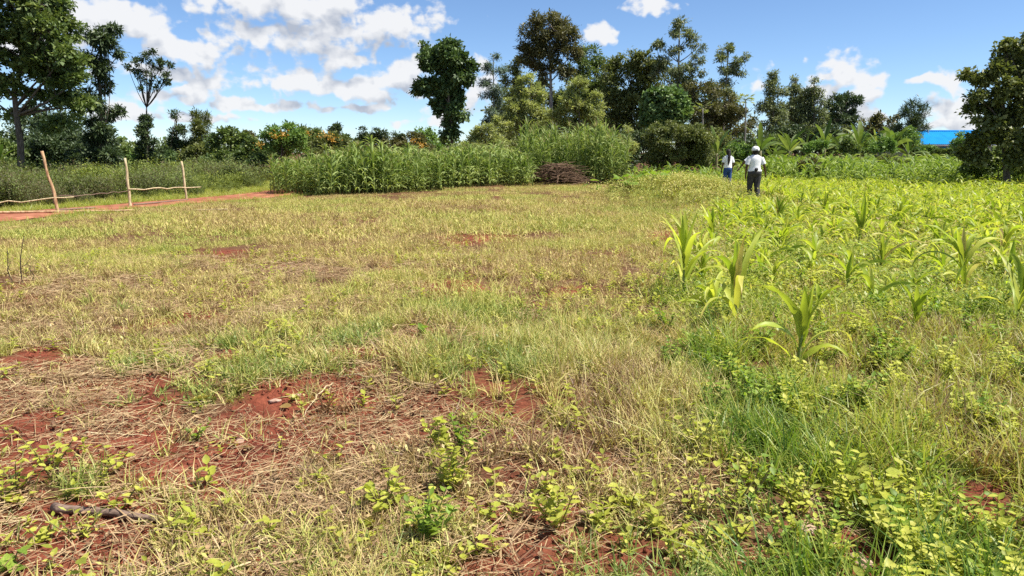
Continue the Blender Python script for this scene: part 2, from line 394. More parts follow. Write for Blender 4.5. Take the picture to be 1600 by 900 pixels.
# ------------------------------------------------------------------ ground
def ground():
    ys = [-60, -40, -25, -15, -9, -5, -2.5, -1, 0, 0.7, 1.2]
    y = 1.5
    while y < 1400: ys.append(y); y += max(0.026, 0.0055 * y, 0.022 * (y - 8))
    ys = np.array(ys); u = np.linspace(-1, 1, 281); u = np.sign(u) * (0.72 * np.abs(u) + 0.28 * np.abs(u) ** 3)
    Y = np.repeat(ys[:, None], len(u), 1); X = u[None] * (2.6 + 1.15 * np.abs(Y))
    Z = terrain(X, Y)
    sm = soil_mask(X, Y); Z = Z + (1 - ss(8, 14, np.abs(Y))) * sm * 0.03 * (fbm(X * 16, Y * 16, 71, 2) - 0.5)
    V = np.stack([X, Y, Z], -1).reshape(-1, 3); nr, nc = Y.shape
    i = (np.arange(nr - 1)[:, None] * nc + np.arange(nc - 1)[None]); Fq = np.stack([i, i + 1, i + 1 + nc, i + nc], -1).reshape(-1, 4)
    m = bpy.data.materials.new('red_soil'); m.use_nodes = True; nt = m.node_tree; N = nt.nodes; L = nt.links
    pb = N['Principled BSDF']; pb.inputs['Roughness'].default_value = 0.95; pb.inputs['Specular IOR Level'].default_value = 0.12
    tc = N.new('ShaderNodeTexCoord')
    def noise(s, d): 
        q = N.new('ShaderNodeTexNoise'); q.inputs['Scale'].default_value = s; q.inputs['Detail'].default_value = d; q.inputs['Roughness'].default_value = 0.6
        L.new(tc.outputs['Object'], q.inputs['Vector']); return q
    n1, n2, n3 = noise(2.5, 6), noise(38, 6), noise(9, 5)
    def ramp(src, stops):
        c = N.new('ShaderNodeValToRGB'); e = c.color_ramp.elements
        while len(e) < len(stops): e.new(0.5)
        for k, (p, q) in enumerate(stops): e[k].position = p; e[k].color = (*q, 1)
        L.new(src, c.inputs[0]); return c.outputs[0]
    soil = ramp(n1.outputs['Fac'], [(0.28, (0.105, 0.030, 0.019)), (0.45, (0.17, 0.046, 0.026)), (0.6, (0.22, 0.066, 0.037)), (0.75, (0.29, 0.105, 0.062))])
    fine = ramp(n2.outputs['Fac'], [(0.3, (0.62, 0.60, 0.60)), (0.7, (1.25, 1.22, 1.2))])
    mu = N.new('ShaderNodeMix'); mu.data_type = 'RGBA'; mu.blend_type = 'MULTIPLY'; mu.inputs[0].default_value = 1.0
    L.new(soil, mu.inputs[6]); L.new(fine, mu.inputs[7])
    thatch = ramp(n3.outputs['Fac'], [(0.3, (0.06, 0.032, 0.018)), (0.6, (0.13, 0.082, 0.04)), (0.8, (0.10, 0.08, 0.03))])
    at = N.new('ShaderNodeAttribute'); at.attribute_name = 'cover'
    mx = N.new('ShaderNodeMix'); mx.data_type = 'RGBA'; L.new(at.outputs['Fac'], mx.inputs[0])
    L.new(mu.outputs[2], mx.inputs[6]); L.new(thatch, mx.inputs[7]); L.new(mx.outputs[2], pb.inputs['Base Color'])
    ad = N.new('ShaderNodeMath'); ad.operation = 'MULTIPLY_ADD'; ad.inputs[1].default_value = 0.5
    L.new(n2.outputs['Fac'], ad.inputs[0]); L.new(n3.outputs['Fac'], ad.inputs[2])
    bp = N.new('ShaderNodeBump'); bp.inputs['Strength'].default_value = 0.9; bp.inputs['Distance'].default_value = 0.03
    L.new(ad.outputs[0], bp.inputs['Height']); L.new(bp.outputs[0], pb.inputs['Normal'])
    me = mesh('ground', V, Fq, m, None, True)
    cov = (0.80 * (1 - sm)).reshape(-1)
    a = me.attributes.new('cover', 'FLOAT', 'POINT'); a.data.foreach_set('value', cov.astype(np.float32))
    o = obj('ground', me); o['kind'] = 'structure'
ground()

def dirt_track():
    # resample the line, lay a 2.2 m strip 1 cm over the ground with ragged edges and two wheel ruts
    seg = np.concatenate([[0], np.cumsum(np.hypot(*np.diff(TR, axis=0).T))]); s = np.arange(0, seg[-1], 0.16)
    c = np.stack([np.interp(s, seg, TR[:, 0]), np.interp(s, seg, TR[:, 1])], 1)
    for _ in range(30): c[1:-1] = (c[:-2] + c[1:-1] * 2 + c[2:]) / 4
    t = unit(np.gradient(c, axis=0)); nrm = np.stack([t[:, 1], -t[:, 0]], 1)
    k = np.linspace(-1, 1, 15); wl = 1.15 + 0.7 * (fbm(s * 0.8, s * 0, 91, 3) - 0.5); 
    X = c[:, None, 0] + nrm[:, None, 0] * k[None] * wl[:, None]; Y = c[:, None, 1] + nrm[:, None, 1] * k[None] * wl[:, None]
    Z = terrain(X, Y) + 0.035 * (1 - np.abs(k[None]) ** 6) - 0.012 + 0.05 * (fbm(X * 3, Y * 3, 95, 3) - 0.5) * (1 - np.abs(k[None]) ** 4) \
        + 0.05 * np.exp(-((k[None] - 0.85) / 0.18) ** 2)
    V = np.stack([X, Y, Z], -1).reshape(-1, 3); nc = 15; i = np.arange(len(s) - 1)[:, None] * nc + np.arange(nc - 1)[None]
    Fq = np.stack([i, i + 1, i + 1 + nc, i + nc], -1).reshape(-1, 4)
    m = solid_mat('murram', (0.22, 0.072, 0.04), (0.40, 0.17, 0.10), 3.0, 0.95, 0.6, spec=0.1, dist=0.05)
    o = obj('dirt_track', mesh('dirt_track', V, Fq, m, None, True)); o['kind'] = 'structure'
dirt_track()

# ------------------------------------------------------------------ scatter with geometry nodes (uncountable cover)
def scatter(name, label, category, protos, pts, rot, scl, pid, tint, kind='stuff'):
    pc = bpy.data.collections.new(name + '_sources')
    for i, me in enumerate(protos):
        o = bpy.data.objects.new('%s_source_%02d' % (name, i), me); pc.objects.link(o)
    n = len(pts); me = bpy.data.meshes.new(name); me.vertices.add(n); me.vertices.foreach_set('co', np.asarray(pts, np.float32).ravel())
    for an, ty, d in (('rot', 'FLOAT_VECTOR', rot), ('scl', 'FLOAT', scl), ('pid', 'INT', pid), ('tint', 'FLOAT', tint)):
        a = me.attributes.new(an, ty, 'POINT')
        if ty == 'FLOAT_VECTOR': a.data.foreach_set('vector', np.asarray(d, np.float32).ravel())
        else: a.data.foreach_set('value', np.asarray(d, np.int32 if ty == 'INT' else np.float32))
    g = bpy.data.node_groups.new(name + '_scatter', 'GeometryNodeTree')
    g.interface.new_socket('Geometry', in_out='INPUT', socket_type='NodeSocketGeometry')
    g.interface.new_socket('Geometry', in_out='OUTPUT', socket_type='NodeSocketGeometry')
    N, L = g.nodes, g.links; gi, go = N.new('NodeGroupInput'), N.new('NodeGroupOutput')
    ip = N.new('GeometryNodeInstanceOnPoints'); ci = N.new('GeometryNodeCollectionInfo')
    ci.inputs['Collection'].default_value = pc; ci.inputs['Separate Children'].default_value = True; ci.inputs['Reset Children'].default_value = True
    ip.inputs['Pick Instance'].default_value = True
    def at(nm, ty):
        q = N.new('GeometryNodeInputNamedAttribute'); q.data_type = ty; q.inputs['Name'].default_value = nm; return q.outputs['Attribute']
    L.new(gi.outputs[0], ip.inputs['Points']); L.new(ci.outputs[0], ip.inputs['Instance'])
    L.new(at('pid', 'INT'), ip.inputs['Instance Index'])
    er = N.new('FunctionNodeEulerToRotation'); L.new(at('rot', 'FLOAT_VECTOR'), er.inputs[0]); L.new(er.outputs[0], ip.inputs['Rotation'])
    L.new(at('scl', 'FLOAT'), ip.inputs['Scale']); L.new(ip.outputs[0], go.inputs[0])
    o = obj(name, me); md = o.modifiers.new('scatter', 'NODES'); md.node_group = g
    tag(o, label, category, kind=kind); return o
def sample_ground(n, y0, y1, expo=1.0, wid=0.88, extra=2.0):
    """random ground points, areal density ~ y**-expo inside a fan a little wider than the view"""
    u = RNG.random(n * 1)
    k = 2 - expo
    y = (y0 ** k + u * (y1 ** k - y0 ** k)) ** (1 / k) if abs(k) > 1e-6 else y0 * (y1 / y0) ** u
    x = (RNG.random(n) * 2 - 1) * (wid * y + extra)
    return x, y
def rz_rot(n, tilt=0.12):
    r = np.zeros((n, 3)); r[:, 2] = RNG.random(n) * 6.283; r[:, 0] = RNG.normal(0, tilt, n); r[:, 1] = RNG.normal(0, tilt, n); return r

def tuft(mat, n, R, Lr, wr, th=(0.1, 0.9), bend=(0.2, 1.2), S=3, flat=0.0, vr=(0, 1)):
    r = R * np.sqrt(RNG.random(n)); a = RNG.random(n) * 6.283
    base = np.stack([r * np.cos(a), r * np.sin(a), np.full(n, -0.012)], 1)
    L = RNG.uniform(*Lr, n) * (0.6 + 0.4 * RNG.random(n)); w = RNG.uniform(*wr, n)
    t0 = RNG.uniform(*th, n); bd = RNG.uniform(*bend, n)
    fl = RNG.random(n) < flat; t0 = np.where(fl, RNG.uniform(1.2, 1.55, n), t0); bd = np.where(fl, RNG.uniform(-0.2, 0.25, n), bd)
    V, Fq, v = blades(base, RNG.random(n) * 6.283, t0, bd, L, w, S, roll=RNG.normal(0, 0.5, n), var=RNG.uniform(*vr, n))
    V[:, 2] = np.maximum(V[:, 2], -0.012)
    return V, Fq, v
def grass_field():
    # --- short dry field grass, near and far sources
    def leafy(k, R, z, L, w, vr):
        a = RNG.random(k) * 6.283; r = R * np.sqrt(RNG.random(k))
        return blades(np.stack([r * np.cos(a), r * np.sin(a), RNG.uniform(*z, k)], 1), RNG.random(k) * 6.283, RNG.uniform(0.5, 1.5, k), 0.5,
                RNG.uniform(*L, k), RNG.uniform(*w, k), 2, prof=lambda t: np.array([0.25, 1, 0.1]), var=RNG.uniform(*vr, k))
    def blade_mesh(name, label, mat, x, y, tint, hs, k, Lr, wr, th, bend, S, flat, leaf):
        """real blades rooted on the terrain: clumps at (x, y), k blades each; a share `leaf` are small ovate leaves"""
        n = len(x); X = np.repeat(x, k) + RNG.normal(0, 0.028, n * k); Y = np.repeat(y, k) + RNG.normal(0, 0.028, n * k); T = np.repeat(tint, k); H = np.repeat(hs, k); m = n * k
        B = np.stack([X, Y, terrain(X, Y) - 0.006], 1); L = RNG.uniform(*Lr, m) * H; w = RNG.uniform(*wr, m)
        t0 = RNG.uniform(*th, m) * RNG.random(m) ** 0.5; bd = RNG.uniform(*bend, m); f = RNG.random(m) < flat
        t0 = np.where(f, RNG.uniform(1.0, 1.5, m), t0); bd = np.where(f, RNG.uniform(-0.1, 0.3, m), bd); v = np.clip(T + RNG.normal(0, 0.2, m), 0, 1); v = np.where(f & (RNG.random(m) < 0.5), v * 0.5, v)
        B[:, 2] += np.where(f, RNG.uniform(0, 0.03, m), 0)
        parts = [blades(B, RNG.random(m) * 6.283, t0, bd, L, w, S, roll=RNG.normal(0, 0.5, m), var=v)]
        q = RNG.random(m) < leaf; B2 = B[q] + np.stack([RNG.normal(0, 0.03, q.sum()), RNG.normal(0, 0.03, q.sum()), RNG.uniform(0.012, 0.5, q.sum()) * L[q]], 1); c = len(B2)
        parts.append(blades(B2, RNG.random(c) * 6.283, RNG.uniform(0.4, 1.5, c), RNG.uniform(0.1, 0.8, c), RNG.uniform(0.02, 0.045, c), RNG.uniform(0.010, 0.02, c), 2, prof=lambda t: np.array([0.25, 1, 0.08]), var=np.clip(v[q] + 0.2, 0, 1)))
        V, Fq, vv = cat(parts); o = obj(name, mesh(name, V, Fq, mat, vv)); tag(o, label, 'grass', kind='stuff')
    def dry_look(x, y):
        n = len(x); patch = fbm(x * 0.55, y * 0.55, 61, 3); p2 = fbm(x * 2.3, y * 2.3, 67, 2); px, py = project(x, y, terrain_low(x, y))
        tall = np.exp(-((px - 920) / 190) ** 2 - ((py - 650) / 130) ** 2)          # uncut patch right of the bare soil
        tint = np.clip(0.40 + 2.1 * (patch - 0.5) + 1.2 * (p2 - 0.5) + 0.22 * lush_mask(x - 0.8, y) + 0.06 * tall + 0.14 * ss(560, 760, px) * ss(470, 600, py) + RNG.normal(0, 0.07, n), 0.10, 0.96)
        sc = (0.55 + 0.9 * fbm(x * 1.1, y * 1.1, 77, 2) * (0.7 + 0.6 * RNG.random(n))) * (1 + 0.8 * tall) * (1 - 0.35 * ss(20, 34, y)) * (0.35 + 0.65 * ss(1.2, 5.0, track_dist(x, y)))
        return tint, sc, tall
    # nearest 7 m: every blade stands on the ground
    x, y = sample_ground(25500, 1.6, 7.4, 0.55, 0.90, 1.7); soil, lush = soil_mask(x, y), lush_mask(x, y)
    gap = ss(0.56, 0.42, fbm(x * 3.0, y * 3.0, 83, 3)) * 0.66
    k = (RNG.random(len(x)) > np.clip(soil * 0.93 + lush * 0.5 + gap, 0, 0.985)) & (RNG.random(len(x)) > ss(6.2, 7.4, y)); x, y = x[k], y[k]; tint, sc, tall = dry_look(x, y)
    blade_mesh('dry_grass', 'short dry yellow green grass covering the near field', M_DRYN, x, y, tint, sc, 14, (0.06, 0.18), (0.004, 0.0088), (0.1, 1.1), (0.1, 1.5), 2, 0.16, 0.10)
    x, y = sample_ground(15500, 1.6, 7.4, 0.55, 0.90, 1.7); soil, lush = soil_mask(x, y), lush_mask(x, y)
    gap = ss(0.52, 0.42, fbm(x * 3.2, y * 3.2, 89, 2)) * 0.8
    k = (RNG.random(len(x)) < lush * (1 - 0.85 * soil) - gap) & (RNG.random(len(x)) > ss(6.2, 7.4, y)) & (x > -1); x, y = x[k], y[k]; n = len(x)
    def lush_look(x, y):
        n = len(x); return np.clip(0.50 + 1.6 * (fbm(x * 0.8, y * 0.8, 161, 3) - 0.5) + RNG.normal(0, 0.1, n) - 0.42 * ss(9, 20, y), 0.12, 0.97), (0.5 + 0.9 * fbm(x * 1.1, y * 1.1, 177, 2)) * (0.75 + 0.5 * RNG.random(n))
    tint, sc = lush_look(x, y)
    blade_mesh('lush_grass', 'tall lush green grass and herbs around the nearest young maize', M_LUSHN, x, y, tint, sc, 12, (0.12, 0.34), (0.005, 0.012), (0.02, 0.8), (0.2, 1.6), 3, 0.10, 0.22)
    # farther out: patches of blades, smaller in number and larger with distance
    def patchset(mat, rows, leafn):
        out = []
        for i in range(7):
            parts = [tuft(mat, *r) for r in rows]
            if leafn: parts.append(leafy(*leafn))
            V, Fq, v = cat(parts); q = fbm(V[Fq[:, 0], 0] * 5, V[Fq[:, 0], 1] * 5, 600 + i, 2); out.append(mesh('grass_patch', V, Fq, mat, np.clip(v * 0.8 + 2.2 * (q - 0.5), 0, 1)))
        return out
    mid = patchset(M_DRY, [(330, 0.42, (0.06, 0.18), (0.005, 0.010), (0.1, 1.0), (0.1, 1.4), 2, 0.15), (30, 0.4, (0.14, 0.27), (0.004, 0.006), (0.0, 0.5), (0.0, 0.8), 2, 0, (0, 0.6))], (20, 0.4, (0.02, 0.1), (0.03, 0.05), (0.012, 0.02), (0.4, 1)))
    far = patchset(M_DRY, [(620, 1.0, (0.08, 0.20), (0.010, 0.019), (0.1, 1.0), (0.1, 1.4), 2, 0.15), (60, 1.0, (0.16, 0.28), (0.006, 0.010), (0.0, 0.5), (0.0, 0.8), 2, 0, (0, 0.6))], (30, 1.0, (0.02, 0.1), (0.04, 0.07), (0.018, 0.03), (0.4, 1)))
    lmid = patchset(M_LUSH, [(230, 0.42, (0.14, 0.36), (0.006, 0.013), (0.02, 0.8), (0.2, 1.5), 3, 0.05)], (90, 0.42, (0.03, 0.24), (0.04, 0.07), (0.016, 0.03), (0, 0.8)))
    lfar = patchset(M_LUSH, [(420, 1.0, (0.14, 0.38), (0.012, 0.022), (0.02, 0.8), (0.2, 1.5), 2, 0.05)], (150, 1.0, (0.03, 0.24), (0.06, 0.11), (0.025, 0.045), (0, 0.8)))
    for nm, lab, pr, num, y0, y1, lo, hi, lushy in (('cropped_grass', 'cropped straw coloured grass in the middle of the open field', mid, 2100, 6.0, 14.5, (6.2, 7.4), (12.5, 14.5), 0),
                                         ('field_grass', 'cropped straw coloured grass of the far part of the open field', far, 3700, 12.0, 48, (12.3, 14.5), (200, 201), 0),
                                         ('weedy_grass', 'bright weedy grass between the middle young maize', lmid, 1550, 6.0, 14.5, (6.2, 7.4), (12.5, 14.5), 1),
                                         ('green_field_grass', 'yellow green weedy grass between the farther young maize rows', lfar, 2800, 12.0, 50, (12.3, 14.5), (200, 201), 1)):
        x, y = sample_ground(num, y0, y1, 0.6); soil, lush = soil_mask(x, y), lush_mask(x, y)
        k = (RNG.random(len(x)) < ss(*lo, y)) & (RNG.random(len(x)) > ss(*hi, y))
        if lushy: k &= (RNG.random(len(x)) < lush * (1 - 0.8 * soil)) & (x > -1)
        else: k &= (RNG.random(len(x)) > np.clip(soil * 0.9 + lush * 0.55 + 0.75 * ss(0.54, 0.42, fbm(x * 1.1, y * 1.1, 85, 3)), 0, 0.97)) & (track_dist(x, y) > 1.2) & ~(beyond_track(x, y) & (y > 14))
        x, y = x[k], y[k]; n = len(x)
        if lushy: tint, sc = lush_look(x, y)
        else: tint, sc, _ = dry_look(x, y)
        scatter(nm, lab, 'grass', pr, np.stack([x, y, terrain(x, y)], 1), rz_rot(n, 0.02), np.clip(sc, 0.5, 1.4), RNG.integers(0, 7, n), tint)
    # --- rough uncut tufts and dead clumps standing out of the cropped field
    rt = patchset(M_DRY, [(46, 0.07, (0.14, 0.34), (0.005, 0.010), (0.05, 0.9), (0.2, 1.4), 3, 0.05)], None)
    x, y = sample_ground(7500, 4.0, 30, 0.9); cl = fbm(x * 0.9, y * 0.9, 95, 3); k = (RNG.random(len(x)) < ss(0.40, 0.62, cl) * (1 - 0.9 * soil_mask(x, y))) & (track_dist(x, y) > 2.2) & ~(beyond_track(x, y) & (y > 14)); x, y = x[k], y[k]; n = len(x)
    scatter('rough_tufts', 'rough uncut grass tufts dotted over the open field', 'grass', rt, np.stack([x, y, terrain(x, y)], 1), rz_rot(n, 0.1), RNG.uniform(0.45, 1.05, n) * (1 - 0.4 * ss(16, 30, y)), RNG.integers(0, 7, n), np.where(RNG.random(n) < 0.45, RNG.uniform(0, 0.12, n), np.clip(RNG.normal(0.6, 0.25, n), 0, 1)))
    # --- straw and litter lying on the soil
    src = []
    for i in range(6):
        k = 190; r = 0.34 * np.sqrt(RNG.random(k)); a = RNG.random(k) * 6.283
        base = np.stack([r * np.cos(a), r * np.sin(a), RNG.uniform(0.003, 0.03, k)], 1)
        V, Fq, v = blades(base, RNG.random(k) * 6.283, RNG.uniform(1.35, 1.68, k), RNG.uniform(-0.25, 0.3, k), RNG.uniform(0.05, 0.24, k) * RNG.random(k) ** 0.4, RNG.uniform(0.0018, 0.005, k), 3,
            prof=lambda t: np.array([0.9, 1, 1, 0.6]), roll=RNG.normal(0, 0.7, k))
        V[:, 2] = np.maximum(V[:, 2], 0.002); 
        k = 30; r = 0.34 * np.sqrt(RNG.random(k)); a = RNG.random(k) * 6.283
        lf = blades(np.stack([r * np.cos(a), r * np.sin(a), np.full(k, 0.008)], 1), RNG.random(k) * 6.283, RNG.uniform(1.2, 1.6, k), RNG.uniform(-0.5, 0.5, k), RNG.uniform(0.02, 0.05, k), RNG.uniform(0.012, 0.025, k), 3,
            prof=lambda t: np.array([0.3, 1, 0.8, 0.1]), cross=3, fold=0.3, var=RNG.random(k) * 0.5)
        V, Fq, v = cat([(V, Fq, v), lf]); src.append(mesh('straw_litter', V, Fq, M_STRAW, v))
    x, y = sample_ground(3100, 1.7, 11, 0.8); lit = 0.22 + 0.6 * ss(0.45, 0.6, fbm(x * 1.4, y * 1.4, 201, 3))
    px, py = project(x, y, terrain_low(x, y)); k = RNG.random(len(x)) < lit * (1 - 0.8 * lush_mask(x, y)) * (1 - 0.55 * ss(560, 760, px)); x, y = x[k], y[k]; n = len(x)
    scatter('straw_litter', 'dry straw and dead leaf litter lying on red soil', 'litter', src, np.stack([x, y, terrain(x, y)], 1), rz_rot(n, 0.06), RNG.uniform(0.6, 1.25, n), RNG.integers(0, 6, n), RNG.random(n))
    # --- soil crumbs
    src = []
    mc = solid_mat('soil_crumb', (0.13, 0.033, 0.02), (0.29, 0.095, 0.055), 30, 0.95, 0.4, spec=0.1)
    for i in range(5):
        V0, F0, _ = tube([(0, 0, -0.5), (0, 0, -0.3), (0, 0, 0.15), (0, 0, 0.42)], [0.35, 0.55, 0.5, 0.22], 6)
        V0 = V0 * RNG.uniform(0.7, 1.3, 3) + RNG.normal(0, 0.07, V0.shape); src.append(mesh('soil_crumb', V0, F0, mc))
    x, y = sample_ground(42000, 1.7, 8, 0.8); k = RNG.random(len(x)) < 0.04 + 0.8 * soil_mask(x, y); x, y = x[k], y[k]; n = len(x)
    sc = 0.005 + 0.03 * RNG.random(n) ** 5
    scatter('soil_crumbs', 'loose red soil crumbs on the bare patches', 'soil', src, np.stack([x, y, terrain(x, y) + sc * 0.2], 1), RNG.random((n, 3)) * 6.28, sc, RNG.integers(0, 5, n), RNG.random(n))
    # --- small seedlings with broad leaves
    src = []
    for i in range(6):
        k = RNG.integers(5, 10); az = np.arange(k) * 2.4 + RNG.random(k) * 0.5; hz = np.linspace(0.01, RNG.uniform(0.05, 0.13), k)
        lv = blades(np.stack([np.zeros(k), np.zeros(k), hz], 1), az, RNG.uniform(0.8, 1.3, k), RNG.uniform(0.2, 0.8, k), RNG.uniform(0.035, 0.065, k), RNG.uniform(0.018, 0.034, k), 4,
            prof=lambda t: np.array([0.12, 0.85, 1, 0.65, 0.05]), cross=3, fold=0.18)
        V, Fq, v = cat([lv, tube([(0, 0, -0.01), (0.004, 0, hz[-1] * 0.6), (0, 0.003, hz[-1])], 0.0018, 4)])
        src.append(mesh('seedling', V, Fq, M_WEED, v))
    x, y = sample_ground(6800, 1.7, 12, 1.0); pt = fbm(x * 0.9, y * 0.9, 301, 3)
    px, py = project(x, y, terrain_low(x, y))
    k = RNG.random(len(x)) < np.clip(ss(0.42, 0.62, pt) * 0.6 + 0.2 * ss(650, 800, py), 0, 0.9) * (1 - 0.8 * soil_mask(x, y)); x, y = x[k], y[k]; n = len(x)
    scatter('seedlings', 'tiny yellow green broadleaf seedlings between the grass', 'seedlings', src, np.stack([x, y, terrain(x, y)], 1), rz_rot(n), RNG.uniform(0.5, 1.25, n), RNG.integers(0, 6, n), RNG.random(n))
    # --- leafy herbs through the green side and the foreground
    src = []
    for i in range(7):
        R = np.random.default_rng(330 + i); parts = []
        for b in range(6):
            a, l, t = R.random() * 6.283, R.uniform(0.12, 0.26), R.uniform(0.1, 0.8); tip = np.array([math.cos(a) * math.sin(t), math.sin(a) * math.sin(t), math.cos(t)]) * l
            parts.append(tube([(0, 0, -0.02), tip * 0.5 + R.normal(0, 0.01, 3), tip], [0.003, 0.0025, 0.0015], 4, var=0.0, cap=False)); k = 11; f = np.linspace(0.3, 1, k)[:, None]
            parts.append(blades(tip * f, a + np.arange(k) * 3.3 + R.normal(0, 0.4, k), R.uniform(0.7, 1.4, k), R.uniform(0.1, 0.8, k), R.uniform(0.035, 0.065, k) * (1.2 - 0.5 * f[:, 0]), R.uniform(0.02, 0.034, k), 3, prof=lambda t: np.array([0.2, 1, 0.8, 0.06]), cross=3, fold=0.16, var=R.uniform(0.1, 1, k)))
        V, Fq, v = cat(parts); src.append(mesh('herb', V, Fq, (M_WEED, M_WEEDG)[i % 2], v, True))
    x, y = sample_ground(7000, 1.8, 16, 0.9); lush, soil = lush_mask(x, y), soil_mask(x, y); px, py = project(x, y, terrain_low(x, y)); cl = fbm(x * 1.2, y * 1.2, 341, 2)
    k = RNG.random(len(x)) < np.clip(lush * ss(0.34, 0.52, cl) * 0.95 + 0.10 * ss(600, 740, py) * ss(0.42, 0.58, cl), 0, 1) * (1 - 0.9 * soil); x, y = x[k], y[k]; n = len(x)
    scatter('leafy_herbs', 'low leafy green herbs growing through the grass around the maize', 'herbs', src, np.stack([x, y, terrain(x, y)], 1), rz_rot(n), RNG.uniform(0.55, 1.15, n), RNG.integers(0, 7, n), RNG.random(n))
grass_field()
# ------------------------------------------------------------------ trees and shrubs
DENS = 4.2
def crown_mesh(name, base, blobs, leafL, leafW, cr, dens, npl, mat, shell=0.55, droop=0.0, flat=0.7, upb=0.5, dark=0.0, seed=0, spread=1.0):
    """blobs: list of (centre xyz, rx, ry, rz). Leaf clumps over each blob's volume; a leaf is a folded diamond."""
    R = np.random.default_rng(seed); VV, vv, cl = [], [], []
    for (c, rx, ry, rz) in blobs:
        g = 0.5 * cr; rx, ry, rz = max(rx - g, 0.45 * rx), max(ry - g, 0.45 * ry), max(rz - g, 0.45 * rz)
        n = max(6, int(DENS * dens * (rx * rz + rx * ry + ry * rz) / 3 / (cr * cr)))
        # lobes over the blob, clumps over the outside of each lobe
        nl = int(np.clip(2.2 * (rx * rz) / (cr * cr) ** 0.9, 3, 16)); ld = unit(R.normal(size=(nl, 3))); lr = (shell + (1 - shell) * R.random(nl) ** 0.7) * 0.85
        lp = ld * lr[:, None] * np.array([rx, ry, rz]); ls = R.uniform(0.30, 0.52, nl) * np.array([rx, ry, rz]).min() + 0.12 * cr
        li = R.integers(0, nl, n); d = unit(R.normal(size=(n, 3)) + 0.5 * ld[li] + np.array([0, 0, 0.35]))
        pos = c + lp[li] + d * (ls[li] * (0.55 + 0.5 * R.random(n)))[:, None]; out = unit(d + np.array([0, 0, upb]))
        crs = cr * R.uniform(0.45, 1.0, n) * spread; cl.append(pos)
        k = int(npl * 2.2); off = R.normal(size=(n, k, 3)) * np.array([1, 1, flat]) * crs[:, None, None] * 0.55
        p = pos[:, None] + off
        ax = unit(unit(off) * 0.5 + out[:, None] * 0.45 + R.normal(size=(n, k, 3)) * 0.55 + np.array([0, 0, -droop]))
        nr = unit(np.array([0, 0, 0.8]) + out[:, None] * 0.4 + R.normal(size=(n, k, 3)) * 0.6)
        sd = unit(np.cross(ax, nr)); nr = np.cross(sd, ax)
        z_ = R.uniform(0.5, 1.0, (n, k, 1)) ** 0.8 * R.uniform(0.7, 1.4, (n, 1, 1)); L = leafL * 1.02 * z_; w = leafW * 1.08 * z_ * R.uniform(0.6, 1.3, (n, k, 1))
        q = np.stack([p, p + ax * L * 0.45 + sd * w * 0.5 + nr * w * 0.12, p + ax * L - nr * L * 0.12, p + ax * L * 0.45 - sd * w * 0.5 + nr * w * 0.12], 2)
        VV.append(q.reshape(-1, 3)); cv = R.random(n)
        vv.append(np.clip(0.55 * cv[:, None] + 0.45 * R.random((n, k)) - dark, 0, 1).ravel())
    V = np.concatenate(VV) - base; Fq = np.arange(len(V)).reshape(-1, 4)
    return mesh(name, V, Fq, mat, np.concatenate(vv)), np.concatenate(cl)
def limb(a, b, r0, r1, R, bow=0.12, sides=5, n=5):
    t = np.linspace(0, 1, n)[:, None]; L = np.linalg.norm(b - a)
    p = a + (b - a) * t + np.sin(t * math.pi) * np.array([0, 0, -bow * L]) + np.sin(t * math.pi) * R.normal(0, 0.05 * L, 3)
    return tube(p, r0 + (r1 - r0) * t[:, 0], sides)
def tree(name, label, category, d, trunk, r0, blobs, leaf, mat, bark=None, group=None, twigs=0.35, seed=1, depth=0.85, **kw):
    """trunk: picture points from the ground up at depth d; blobs (px, py, rx, ry[, depth shift m]) in picture pixels"""
    R = np.random.default_rng(seed); s = mpp(d)
    T = [np.array(P(x, y, d)) for (x, y) in trunk]; b = D(trunk[0][0], d); T[0] = b - np.array([0, 0, 0.1])
    bl = []
    for q in blobs:
        rx, rz = q[2] * s, q[3] * s; dy = q[4] if len(q) > 4 else R.uniform(-0.5, 0.5) * rx
        bl.append((P(q[0], q[1], d) + np.array([0, dy, 0]), rx, depth * min(rx, max(rz * 1.3, 0.5)), rz))
    cme, cl = crown_mesh('crown', b, bl, *leaf, mat, seed=seed, **kw)
    o = empty(name, b, 0, label, category, group)
    m = len(T); r0 = r0 * 0.75; rad = np.linspace(r0, r0 * 0.3, m); TT = np.array(T)
    # smooth the trunk line
    tt = np.linspace(0, m - 1, max(6, m * 3)); line = np.stack([np.interp(tt, range(m), TT[:, i]) for i in range(3)], 1); rl = np.interp(tt, range(m), rad)
    rl[0] *= 1.5
    parts = [tube(line - b, rl, 8)]
    for (c, rx, ry, rz) in bl:
        low = [i for i in range(len(line)) if line[i][2] < c[2] + 0.1 * rz and i > len(line) * 0.3]
        j = min(low or [len(line) - 1], key=lambda i: abs(line[i][2] - (c[2] - 0.9 * np.hypot(*(line[i] - c)[:2]))))
        parts.append(limb(line[j] - b, c - b, max(rl[j] * 0.6, 0.02), max(r0 * 0.12, 0.012), R, 0.04))
    if twigs > 0:
        C = np.array([q[0] for q in bl]); sel = cl[R.random(len(cl)) < twigs][:220]
        for p in sel:
            c = C[np.argmin(np.linalg.norm(C - p, axis=1))]
            parts.append(limb(c + R.normal(0, 0.1, 3) - b, p - b, max(r0 * 0.12, 0.012), 0.006, R, 0.06, 3, 4))
    V, Fq, v = cat(parts); obj('trunk', mesh('trunk', V, Fq, bark or M_BARK, None, True), o)
    obj('crown', cme, o)
    return o

